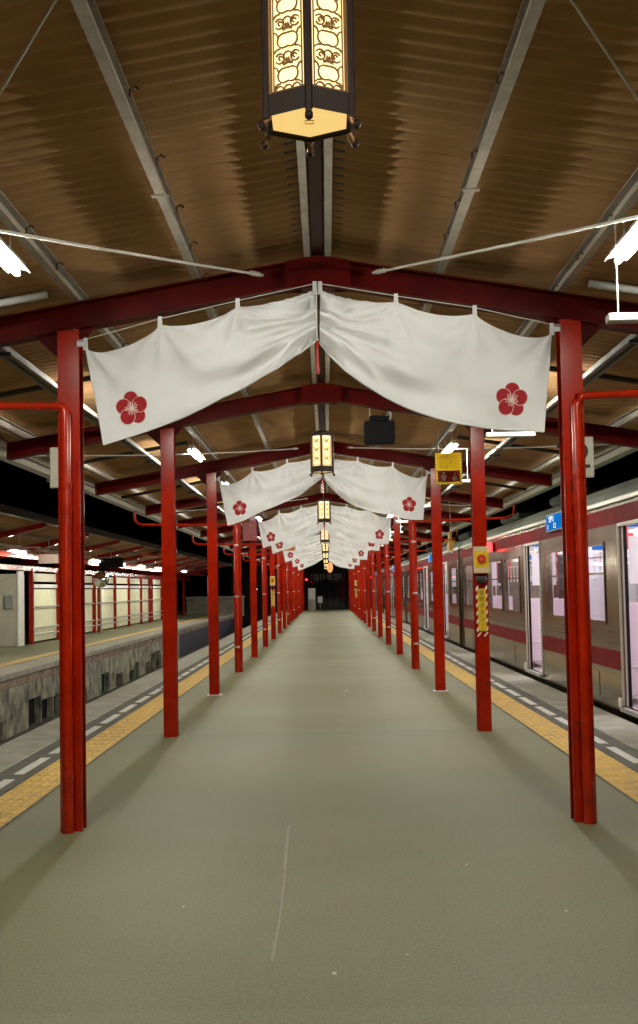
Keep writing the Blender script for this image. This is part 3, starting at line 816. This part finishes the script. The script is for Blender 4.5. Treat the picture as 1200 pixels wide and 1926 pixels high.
t = thing('hanging_board', 'yellow and red warning board with striped border hanging on the right before the third frame', 'sign', (1.55, 15.35, 2.96))
b = MB(); b.add([(-.165,0,-.195),(.165,0,-.195),(.165,0,.195),(-.165,0,.195)],[(0,1,2,3)]); b.build('board', M['thinyellow'], t)
b = MB(); b.box(-.135,.135,-.014,-.0105,-.165,-.025); b.build('red_field', M['signred'], t)
for i, body in enumerate(('線路内に','立入禁止','危険です')): obj('lettering', text_mesh(body, .056, 'lettering', mat('olive_ink',(.22,.13,.01),.6), .001), t, (0,-.012,.135-.058*i))
# two white pictograms: a walking figure and a pointing hand
b = MB()
b.disc((-.065,-.016,-.055), .018, 12); b.add([(-.098,-.016,-.08),(-.032,-.016,-.08),(-.038,-.016,-.12),(-.047,-.016,-.155),(-.06,-.016,-.135),(-.075,-.016,-.155),(-.09,-.016,-.12)], [(0,6,5,4,3,2,1)])
b.build('pictogram', M['signwhite'], t)
b = MB(); b.add([(.035,-.016,-.11),(.06,-.016,-.10),(.064,-.016,-.05),(.076,-.016,-.05),(.078,-.016,-.10),(.10,-.016,-.112),(.092,-.016,-.145),(.065,-.016,-.158),(.045,-.016,-.145)], [tuple(reversed(range(9)))])
b.build('pictogram', M['signwhite'], t)
for i in range(9):
    x = -.15+.0375*i
    b = MB(); b.prism([(x-.012,-.193),(x+.004,-.193),(x+.016,-.172),(x,-.172)],'y',-.0135,-.0105); b.build('stripe', M['signwhite'], t)
for i in range(9):
    for sg in (-1,1):
        z = -.16+.038*i; x = sg*.152
        b = MB(); b.prism([(x-.01,z-.010),(x+.01,z+.004),(x+.01,z+.018),(x-.01,z+.004)],'y',-.0135,-.0105); b.build('stripe', M['signwhite'], t)
for x in (-.12,.12): MB().tube([(x,0,.195),(x,0,.52)], .003, 5).build('wire', M['cord'], t)

t = thing('loudspeaker', 'black box loudspeaker hanging below the roof, right of the ridge', 'loudspeaker', (.62, 13.45, 3.06))
b = MB(); b.bbox(-.165,.165,-.11,.11,0,.245,.015); b.build('cabinet', M['black'], t)
b = MB(); b.bbox(-.105,.105,-.08,.08,.2455,.305,.01); b.build('bracket', M['black'], t)
b = MB(); b.tube([(.11,0,.25),(.13,0,.31),(.12,0,.37),(.13,0,.44)], .012, 8); b.tube([(-.1,0,.3),(-.1,0,.5)], .007, 6); b.build('cable', M['cord'], t)
b = MB(); b.add([(-.14,-.1115,.02),(.14,-.1115,.02),(.14,-.1115,.22),(-.14,-.1115,.22)], [(0,1,2,3)]); b.build('grille', M['black'], t)

t = thing('alarm_box', 'dark red square box high on the left column of the fifth frame', 'box', (-CX-.06, FY[5]-.072, 2.62))
b = MB(); b.bbox(-.16,.16,-.14,0,0,.44,.01); b.build('cabinet', mat('box_red',(.20,.018,.022),.5,var=.2), t)
b = MB(); b.tube([(.0,-.14,.34),(.05,-.145,.36)], .012, 6); b.build('latch', M['strap'], t)
for k, lab in ((9,'thin red box on the left column of the ninth frame'),):
    t = thing('alarm_box', lab, 'box', (-CX, FY[k]-.072, 2.5)); b = MB(); b.bbox(-.14,.14,-.12,0,0,.36,.01); b.build('cabinet', M['red'], t)
    b = MB(); b.box(.05,.07,-.13,-.1205,.15,.2); b.build('latch', M['strap'], t)
for (x,y,lab) in ((-2.38,FY[3]+.9,'gold hanging sign blade near the left eave behind the third frame'),(2.42,FY[4]+.9,'gold hanging sign blade near the right eave behind the fourth frame')):
    t = thing('hanging_sign', lab, 'sign', (x,y,2.20))
    b = MB(); b.bbox(-.04,.04,-.22,.22,0,.19,.008); b.build('board', M['gold'], t)
    b = MB(); b.bbox(-.10,.10,-.05,.05,.14,.20,.008); b.build('crosspiece', M['gold'], t)
    b = MB(); b.bbox(-.03,.03,-.10,.10,.205,.36,.008); b.build('head', M['gold'], t)
    b = MB(); b.tube([(0,0,.36),(.02,0,.5),(0,0,1.0)], .006, 6); b.build('rod', M['cord'], t)
t = thing('hanging_sign', 'small yellow sign board hanging left beyond the seventh frame', 'sign', (-1.2,FY[7]+1.5,2.74))
b = MB(); b.bbox(-.24,.24,-.01,.01,0,.26,.004); b.build('board', M['gold'], t)
b = MB(); b.box(-.2,.2,-.014,-.0105,.03,.1); b.build('red_field', M['redroofboard'], t)
for x in (-.2,.2): MB().tube([(x,0,.26),(x,0,.75)], .004, 5).build('wire', M['cord'], t)

# ------------------------------------------------------------------ the far end
t = thing('end_building', 'dark glazed wall closing the far end of the platform', 'building', (0,92,0))
b = MB(); b.box(-7,7,0,.4,-1.25,6); b.build('wall', M['night'], t)
for i in range(9):
    x = -2.0+.5*i; b = MB(); b.box(x-.02,x+.02,-.05,-.002,0,2.6); b.build('mullion', M['black'], t)
for i in range(8):
    x = -1.98+.5*i+.0; b = MB(); b.box(x+.002,x+.456,-.025,-.02,.05,2.6); b.build('pane', M['glass'], t)
t = thing('gate_post', 'pale grey cabinet standing at the far end beside the left columns', 'cabinet', (-1.0,84.5,0))
b = MB(); b.bbox(-.26,.26,-.2,.2,0,.8,.02); b.build('lower_body', M['grey2'], t)
b = MB(); b.bbox(-.24,.24,-.18,.18,.801,1.55,.02); b.build('upper_body', M['grey'], t)
t = thing('notice_board', 'small white notice beside the pale cabinet at the far end', 'notice', (-.45,86,.55)); b = MB(); b.bbox(-.16,.16,-.02,.02,0,.42,.005); b.build('board', M['bluegrey'], t); MB().box(-.02,.02,-.015,.015,-.55,-.001).build('post', M['grey'], t)
t = thing('paper_lantern', 'round orange paper lantern near the dark far end', 'lantern', (.22,70.5,2.6))
b = MB(); n = 9
b.tube([(0,0,.32*math.cos(PI-PI*i/n)*.9+.1) for i in range(n+1)], [max(.05,.17*math.sin(PI*i/n)) for i in range(n+1)], 14); b.build('shade', M['orangeglow'], t); MB().tube([(0,0,.39),(0,0,1.15)], .006, 5).build('cord', M['dark'], t)
for x,y,z,lab in ((-1.25,79,2.05,'small red signal lamp far away at the left column row'),):
    t = thing('signal_lamp', lab, 'lamp', (x,y,z)); b = MB(); b.bbox(-.06,.06,-.04,.04,0,.09,.02); b.build('lens', M['redlamp'], t); MB().box(-.3,-.061,-.02,.02,.03,.06).build('arm', M['dark'], t)

# ------------------------------------------------------------------ train at the right
TX = 3.40; CL = 21.5
def make_car():
    root = thing('train_car', '', 'train')
    doors = [(3.15,4.60),(10.0,11.45),(16.85,18.30)]
    wins = [(.7,2.55),(5.40,7.28),(7.45,9.30),(12.1,13.95),(14.3,16.25),(19.05,20.9)]
    zf, zd, wz0, wz1, zt = .10, 2.16, 1.02, 2.02, 2.46
    def wall(b, x0, x1, m=0):
        # vertical pieces between openings
        ops = sorted([(a,c,zf,zd) for a,c in doors] + [(a,c,wz0,wz1) for a,c in wins])
        y = 0
        for (a,c,z0,z1) in ops:
            b.box(x0,x1,y,a,-1.0,zt,m)
            b.box(x0,x1,a,c,-1.0,z0,m); b.box(x0,x1,a,c,z1,zt,m)
            y = c
        b.box(x0,x1,y,CL,-1.0,zt,m)
    b = MB(); wall(b, TX, TX+.06); b.build('body_side', M['steel'], root)
    b = MB(); wall(b, TX+.0605, TX+.075); b.build('inner_lining', M['pinkwall'], root)
    b = MB(); b.box(TX+2.7,TX+2.76,0,CL,-1.0,zt); b.build('far_side', M['steel'], root)
    b = MB(); b.box(TX+2.62,TX+2.699,.1,CL-.1,zf,2.40); b.build('far_lining', M['pinkwall'], root)
    for ye in (-.06,CL): MB().box(TX,TX+2.76,ye,ye+.06,-1,zt).build('end_wall', M['steel'], root)
    b = MB(); b.box(TX+.076,TX+2.619,.02,CL-.02,zf-.08,zf); b.build('floor', M['floorin'], root)
    b = MB(); b.box(TX+.076,TX+2.619,.02,CL-.02,2.40,2.45); b.build('ceiling', M['pinkwall'], root)
    for x in (TX+.75,TX+1.85):
        b = MB(); b.box(x,x+.13,.6,CL-.6,2.355,2.399); b.build('ceiling_light', M['inlight'], root)
    # roof
    prof = [(0,2.461),(0,2.52),(.06,2.60),(.22,2.72),(.55,2.82),(1.38,2.88),(2.2,2.82),(2.54,2.72),(2.70,2.60),(2.76,2.52),(2.76,2.461)]
    b = MB(); b.prism([(TX+x,z) for x,z in prof],'y',.0,CL); rf = b.build('roof', M['trainroof'], root)
    b = MB(); b.bbox(TX-.035,TX-.002,0,CL,2.445,2.50,.008); b.build('gutter', mat('train_gutter',(.62,.6,.54),.35,metal=.5), rf)
    for y in (4.5,11.2,17.4):
        b = MB(); b.bbox(TX+.6,TX+2.1,y-1.2,y+1.2,2.885,3.05,.05); b.build('air_unit', M['trainroof'], rf)
    # red bands, beads
    segs = []; y = 0
    for a,c in doors: segs.append((y,a-.03)); y = c+.03
    segs.append((y,CL))
    for (a,c) in segs:
        b = MB(); b.box(TX-.004,TX-.0005,a,c,.50,.72); b.build('red_band', M['trainred'], root)
        b = MB()
        for z in (.80,.86,.92): b.bbox(TX-.012,TX-.0005,a,c,z-.014,z+.014,.006)
        b.build('bead', M['steel'], root)
    b = MB(); b.box(TX-.004,TX-.0005,0,CL,2.205,2.40); b.build('red_band', M['trainred'], root)
    for (a,c) in wins:
        b = MB(); t_ = .035
        b.box(TX-.014,TX+.055,a-.002,a+t_,wz0,wz1); b.box(TX-.014,TX+.055,c-t_,c+.002,wz0,wz1)
        b.box(TX-.014,TX+.055,a+t_+.0005,c-t_-.0005,wz0,wz0+t_); b.box(TX-.014,TX+.055,a+t_+.0005,c-t_-.0005,wz1-t_,wz1)
        wn = b.build('window', M['steel'], root)
        b = MB(); b.box(TX+.02,TX+.026,a+t_+.001,c-t_-.001,wz0+t_+.001,wz1-t_-.001); b.build('pane', M['glass'], wn)
        b = MB(); b.box(TX+.012,TX+.034,a+t_+.001,c-t_-.001,1.62,1.645); b.build('sash_bar', M['steel'], wn)
    for (a,c) in doors:
        b = MB(); t_ = .05
        b.bbox(TX-.02,TX+.075,a-t_,a-.001,zf,zd+.04,.01); b.bbox(TX-.02,TX+.075,c+.001,c+t_,zf,zd+.04,.01); b.box(TX-.02,TX+.075,a,c,zd+.001,zd+.04)
        df = b.build('door_frame', mat('door_frame',(.66,.63,.56),.35,metal=.5) if 'df' not in M else M['df'], root)
        b = MB(); b.box(TX+.02,TX+.05,c-.10,c-.0015,zf+.005,zd-.001); b.build('door_leaf', M['pinkdoor'], root)
        b = MB(); b.box(TX+.018,TX+.052,c-.135,c-.1005,zf+.005,zd-.001); b.build('rubber_edge', M['black'], root)
        b = MB(); b.box(TX+.02,TX+.05,a+.0015,a+.06,zf+.005,zd-.001); b.build('door_leaf', M['pinkdoor'], root)
        b = MB(); b.box(TX-.06,TX+.07,a,c,zf-.045,zf-.001); b.build('door_sill', M['grey'], root)
        b = MB(); b.bbox(TX-.055,TX-.021,c+.0,c+.10,zf-.02,zf+.10,.02); b.build('step_lamp', M['signwhite'], df)
        # far-side doors seen across the aisle
        m = (a+c)/2
        for (p,q) in ((a,m-.006),(m+.006,c)):
            b = MB(); b.box(TX+2.60,TX+2.619,p,q,zf+.01,zd); dd = b.build('far_door', M['pinkdoor'], root)
            b = MB(); b.box(TX+2.592,TX+2.5995,p+.13,q-.13,1.05,1.95); b.build('pane', M['blind'], dd)
        # handrails and glass wind screens by the doors
        for y in (a-.05,c+.05):
            b = MB(); b.tube([(TX+.5,y,zf),(TX+.5,y,.9),(TX+.42,y,1.2),(TX+.42,y,2.39)], .014, 8); b.tube([(TX+.10,y,.55),(TX+.5,y,.55)], .011, 6); b.build('handrail', M['white'], root)
            b = MB(); b.box(TX+2.1,TX+2.58,y-.01,y+.01,zf+.3,1.6); b.build('wind_screen', M['pinkwall'], root)
            b = MB(); b.bbox(TX+.085,TX+.56,y+.02,y+.05,zf+.12,1.28,.008); ws = b.build('wind_screen', M['pinkdoor'], root)
            b = MB(); b.box(TX+.085,TX+.56,y+.03,y+.045,1.30,2.38); b.build('upper_screen', M['glass'], ws)
            for (xa,za,zb,mm) in ((.12,2.16,2.32,'blue'),(.30,2.12,2.30,'signwhite'),(.12,1.5,2.05,'pinkwall'),(.27,1.42,1.98,'dark'),(.42,1.66,2.02,'signred'),(.14,.55,.95,'blind'),(.33,.7,1.1,'seat')):
                b = MB(); b.box(TX+xa,TX+xa+.12,y+.024,y+.0295,za,zb); b.build('poster', M[mm], ws)
        # adverts hung from the ceiling
        for q, dx in enumerate((.7,1.5)):
            b = MB(); b.box(TX+dx,TX+dx+.52,m-.004+.2*q,m+.004+.2*q,2.02,2.38); ad = b.build('hanging_advert', M['signwhite'], root)
            b = MB(); b.box(TX+dx+.03,TX+dx+.22,m-.006+.2*q,m-.0045+.2*q,2.1,2.34); b.box(TX+dx+.28,TX+dx+.48,m-.006+.2*q,m-.0045+.2*q,2.06,2.16); b.build('print', M['blue'] if q == 0 else M['signred'], ad)
    # far windows and benches
    for q in range(14):
        yy = .9+1.5*q; MB().box(TX+2.59,TX+2.6195,yy,yy+.12,.5,2.39).build('far_pillar', M['grey'], root)
        if q%2: MB().box(TX+1.0,TX+1.02,yy,yy+.4,2.0,2.38).build('hanging_advert', M['seat'] if q%4 == 1 else M['bluegrey'], root)
    for (a,c) in wins:
        b = MB(); b.box(TX+2.606,TX+2.6195,a,c,wz0,wz1); b.build('far_window', M['grey'], root)
    for (a,c) in ((.3,2.9),(4.9,9.7),(11.75,16.55),(18.6,21.2)):
        for sx in (0,1):
            b = MB()
            if sx == 0: b.bbox(TX+.08,TX+.55,a,c,.36,.52,.04); b.bbox(TX+.08,TX+.17,a,c,.521,.96,.03)
            else: b.bbox(TX+2.12,TX+2.59,a,c,.36,.52,.04); b.bbox(TX+2.5,TX+2.59,a,c,.521,.96,.03)
            b.build('seat', M['seat'], root)
        b = MB(); b.tube([(TX+.45,a,1.88),(TX+.45,c,1.88)], .012, 8); b.tube([(TX+2.2,a,1.88),(TX+2.2,c,1.88)], .012, 8)
        hr = b.build('luggage_rail', M['white'], root)
        y = a+.25; b = MB()
        while y < c:
            for x in (TX+.45,TX+2.2):
                b.tube([(x,y,1.87),(x,y,1.68)], .007, 5); b.tube([(x,y+.055*math.sin(2*PI*i/10),1.63+.055*math.cos(2*PI*i/10)) for i in range(11)], .009, 5, caps=False)
            y += .42
        b.build('hand_straps', M['white'], hr)
    # door-open lamp, destination display, corner pipe
    b = MB(); b.bbox(TX-.05,TX-.005,15.18,15.42,2.19,2.36,.01); lb = b.build('lamp_housing', M['trainred'], root)
    b = MB(); b.bbox(TX-.15,TX-.051,15.19,15.41,2.19,2.36,.02); b.build('red_lamp', M['redlamp'], lb)
    b = MB(); b.bbox(TX-.05,TX-.005,7.35,9.1,2.29,2.55,.01); dp = b.build('display_case', M['grey'], root)
    b = MB(); b.box(TX-.053,TX-.0505,7.40,9.05,2.31,2.53); b.build('display', M['blue'], dp)
    for body, yy, zz, sz in (('YP1',8.62,2.465,.13),('1',8.9,2.36,.10),('ロ',8.35,2.36,.10)):
        me = text_mesh(body, sz, 'lettering', M['bluetext'], .001); me.transform(Matrix.Scale(2.2,4,(1,0,0))); me.transform(Matrix.Rotation(-PI/2,4,'Z'))
        obj('lettering', me, dp, (TX-.055, yy, zz))
    for y in (.12,21.38):
        b = MB(); b.tube([(TX-.012,y,-.9),(TX-.012,y,2.44)], .016, 8); b.build('corner_pipe', M['steel'], root)
    for (y,wd) in ((5.9,.35),(12.9,.3),(19.4,.4)):
        b = MB(); b.bbox(TX-.006,TX-.0005,y,y+wd,.12,.42,.004); b.build('access_panel', M['steel'], root)
    return root
car = make_car()
for i in range(4):
    o = car if i == 0 else copy_tree(car)
    o.location = (0, 9.8+(CL+.55)*i, 0)
    tag(o, ['nearest steel train car with red bands and open lit doors at the right','second train car along the right platform edge, red lamp lit','third train car, far along the right platform edge','farthest train car at the right, almost hidden by columns'][i], 'train car', 'cars of the train standing at the right')
    if i:
        b = MB(); b.box(TX+.7,TX+2.06,-.49,-.061,-.3,2.3); b.build('gangway', M['black'], o)
for x in (4.25,5.32):
    rm = MB(); rm.prism([(-.065,0),(.065,0),(.065,.012),(.012,.03),(.012,.11),(.034,.12),(.034,.15),(-.034,.15),(-.034,.12),(-.012,.11),(-.012,.03),(-.065,.012)],'y',-20,140)
    struct(rm.build('rail', M['rail'], None, (x,0,-1.22)))

# ------------------------------------------------------------------ the opposite platform at the left
OX = -9.0
fence = thing('panel_fence', 'fence of cream panels between red posts on the opposite platform', 'fence', (OX,0,0))
ys = [37.9+3.72*i for i in range(9)]
for i in range(len(ys)-1):
    b = MB(); b.bbox(-.03,.03,ys[i]+.05,ys[i+1]-.05,.06,1.66,.01); b.build('panel', M['panel'], fence)
    b = MB(); b.bbox(-.03,.03,ys[i]+.05,ys[i+1]-.05,1.90,2.16,.01); b.build('panel', M['beige'], fence)
    b = MB(); b.bbox(.0,.07,ys[i]+.0,ys[i+1]-.06,1.70,1.82,.01); b.build('rail', M['white'], fence)
    for z in (1.12,.47,.27):
        b = MB(); b.tube([(.11,ys[i],z),(.11,ys[i+1],z)], .022, 8); b.build('rail', M['grey'], fence)
for y in ys:
    b = MB(); b.bbox(.0,.13,y-.07,y+.07,0,2.3,.008); p = b.build('post', M['red'], fence)
    for z in (1.12,.47): MB().box(.131,.15,y-.05,y+.05,z-.03,z+.03).build('clamp', M['strap'], p)
t = thing('station_booth', 'beige booth with grey corner pillar at the left edge of the opposite platform', 'booth', (-9.1,36.9,0))
b = MB(); b.bbox(-.55,.05,-.3,.6,0,2.12,.01); b.build('wall', M['beige'], t)
b = MB(); b.bbox(-1.35,-.551,-.42,.5,0,2.12,.02); b.build('pillar', M['bluegrey'], t)
b = MB(); b.bbox(-.30,-.05,-.36,-.301,1.10,1.50,.01); b.build('meter_box', M['grey'], t)
MB().box(.051,.10,-.33,.35,0,2.2).build('corner_trim', M['white'], t)
t = thing('storage_cabinet', 'pale wall section at the far left behind the booth', 'wall', (-10.6,33,0)); b = MB(); b.bbox(-1.6,.1,0,.3,0,2.4,.02); b.build('body', M['bluegrey'], t); MB().box(-.5,-.48,-.01,-.001,.1,2.3).build('joint', M['dark'], t)

# its own canopy: sheets rise towards the track, red cross beams, long girder
oc = thing('opposite_canopy', 'low red-beamed canopy over the opposite platform at the left', 'canopy')
def zo(x): return 3.12 + (x+6.3)*.20
OY0, OY1 = 10.0, 82.0
sb = MB(); vs = []; fs = []; ns = 24
for i in range(ns*6+1):
    y = i/6*.125; a = .017*math.cos(2*PI*i/6)
    for x in (-6.2,-7.7,-9.4): vs.append((x,y,zo(x)+.1+a))
for i in range(ns*6):
    for j in (0,1): fs.append((i*3+j,i*3+j+1,(i+1)*3+j+1,(i+1)*3+j))
sb.add(vs, fs, 0, True); osm = sb.mesh('roof_sheet', M['sheet'])
y = OY0
while y < OY1: obj('roof_sheet', osm, oc, (0,y,0)); y += 3.006
rb = MB(); 
prof = [(-6.25,zo(-6.25)),(-6.25,zo(-6.25)-.12),(-9.35,zo(-9.35)-.22),(-9.35,zo(-9.35))]
rb.prism(prof,'y',-.06,.06); rbm = rb.mesh('cross_beam', M['red'])
y = 13.0
while y < OY1: obj('cross_beam', rbm, oc, (0,y,0)); y += 5.0
for x in (-6.35,-7.3,-8.2):
    b = MB(); b.box(x-.04,x+.04,OY0,OY1,zo(x)+.005,zo(x)+.08); b.build('purlin', M['purlin'], oc)
b = MB(); b.box(-9.06,-8.9,OY0,OY1,2.22,2.36); b.build('girder', M['red'], oc)
b = MB(); b.box(-7.95,-7.87,OY0,OY1,2.46,2.60); b.build('girder', M['red'], oc)
b = MB(); b.box(-6.2,-6.14,OY0,OY1,3.08,3.24); b.build('fascia', M['dark'], oc)
b = MB(); b.box(-6.9,-6.5,47,49.4,2.86,2.93); b.build('ceiling_board', M['redroofboard'], oc)
y = 18.0
while y < OY1:
    if y < 36 or True:
        b = MB(); b.bbox(-8.98,-8.85,y-.065,y+.065,0,2.22,.006); b.build('post', M['red'], oc)
    y += 15.0
b = MB(); b.tube([(0,-.55,0),(0,.55,0)], .03, 8); otube = b.mesh('tube', M['ptube'])
b = MB(); b.prism([(-.17,.012),(-.166,.008),(-.05,.04),(.05,.04),(.166,.008),(.17,.012),(.05,.09),(-.05,.09)],'y',-.62,.62); b.bbox(-.5,.5,-.04,.04,.091,.12,.006); ohs = b.mesh('housing', M['white'])
b = MB(); b.tube([(0,0,.13),(0,0,.42)], .008, 5); ost = b.mesh('stem', M['white'])
for i in range(9):
    y = 25.0+5*i
    t = thing('tube_lamp', 'lit tube lamp under the opposite canopy, %s from the left' % ('first' if i == 0 else ORD[i]), 'lamp', (-7.35,y,2.53), 'tube lamps of the opposite canopy')
    obj('tube', otube, t); obj('housing', ohs, t); obj('stem', ost, t)
t = thing('hanging_sign', 'small pinkish sign box hanging under the opposite canopy', 'sign', (-7.0,31.6,2.28)); b = MB(); b.bbox(-.25,.25,-.06,.06,0,.24,.01); b.build('box', mat('pink_sign',(.7,.5,.42),.5), t); MB().tube([(0,0,.24),(0,0,.70)],.01,5).build('rod', M['grey'], t)
t = thing('hanging_sign', 'small black screen hanging under the opposite canopy', 'sign', (-7.3,42.5,2.36)); b = MB(); b.bbox(-.42,.42,-.06,.06,0,.34,.01); b.build('screen', M['black'], t); MB().tube([(0,0,.34),(0,0,.62)],.01,5).build('rod', M['grey'], t)
t = thing('convex_mirror', 'round convex mirror on a post before the cream fence', 'mirror', (-8.2,45.5,0))
b = MB(); b.tube([(0,0,0),(0,0,1.8)], .03, 8); b.build('post', M['grey'], t)
b = MB(); b.tube([(0,.03,2.0),(0,-.02,2.0),(0,-.05,2.0),(0,-.065,2.0)], [.30,.29,.2,.03], 20); b.build('mirror_dome', M['mirror'], t)
t = thing('boundary_wall', 'low grey wall at the far left beyond the opposite platform', 'wall', (-9.3,83,0)); b = MB(); b.bbox(0,3.8,0,.3,-.2,1.0,.02); b.build('body', M['concrete'], t); b = MB(); b.bbox(-.05,3.85,-.05,.35,1.001,1.14,.02); b.build('cap', M['coping'], t)
t = thing('route_panel', 'tall pale lilac lit panel far away between the left columns', 'sign', (-7.3,78,0)); b = MB(); b.bbox(-.1,.1,-.05,.05,1.3,2.4,.01); b.build('panel', mat('lilac',(.6,.6,.75),.5,emit=(.7,.7,1),estr=.45), t); MB().tube([(0,0,0),(0,0,1.299)],.05,6).build('post', M['grey'], t)
for i,(x,y,z,lab) in enumerate(((-6.2,88,3.3,'warm lit street lamp far beyond the opposite canopy'),(-5.1,87,3.1,'tall lamp with orange glow at the far left end'),(-5.0,87,1.5,'low white lamp far away at the left end'))):
    t = thing('street_lamp', lab, 'lamp', (x,y,-1.2)); MB().tube([(0,0,0),(0,0,z+1.2)],.04,6).build('post', M['dark'], t)
    b = MB(); b.bbox(-.17,.17,-.08,.08,z+1.2,z+1.34,.02); b.build('head', mat('lamp_head',(.9,.8,.6),.5,emit=(1,.75,.45) if i < 2 else (1,.95,.85),estr=6), t)
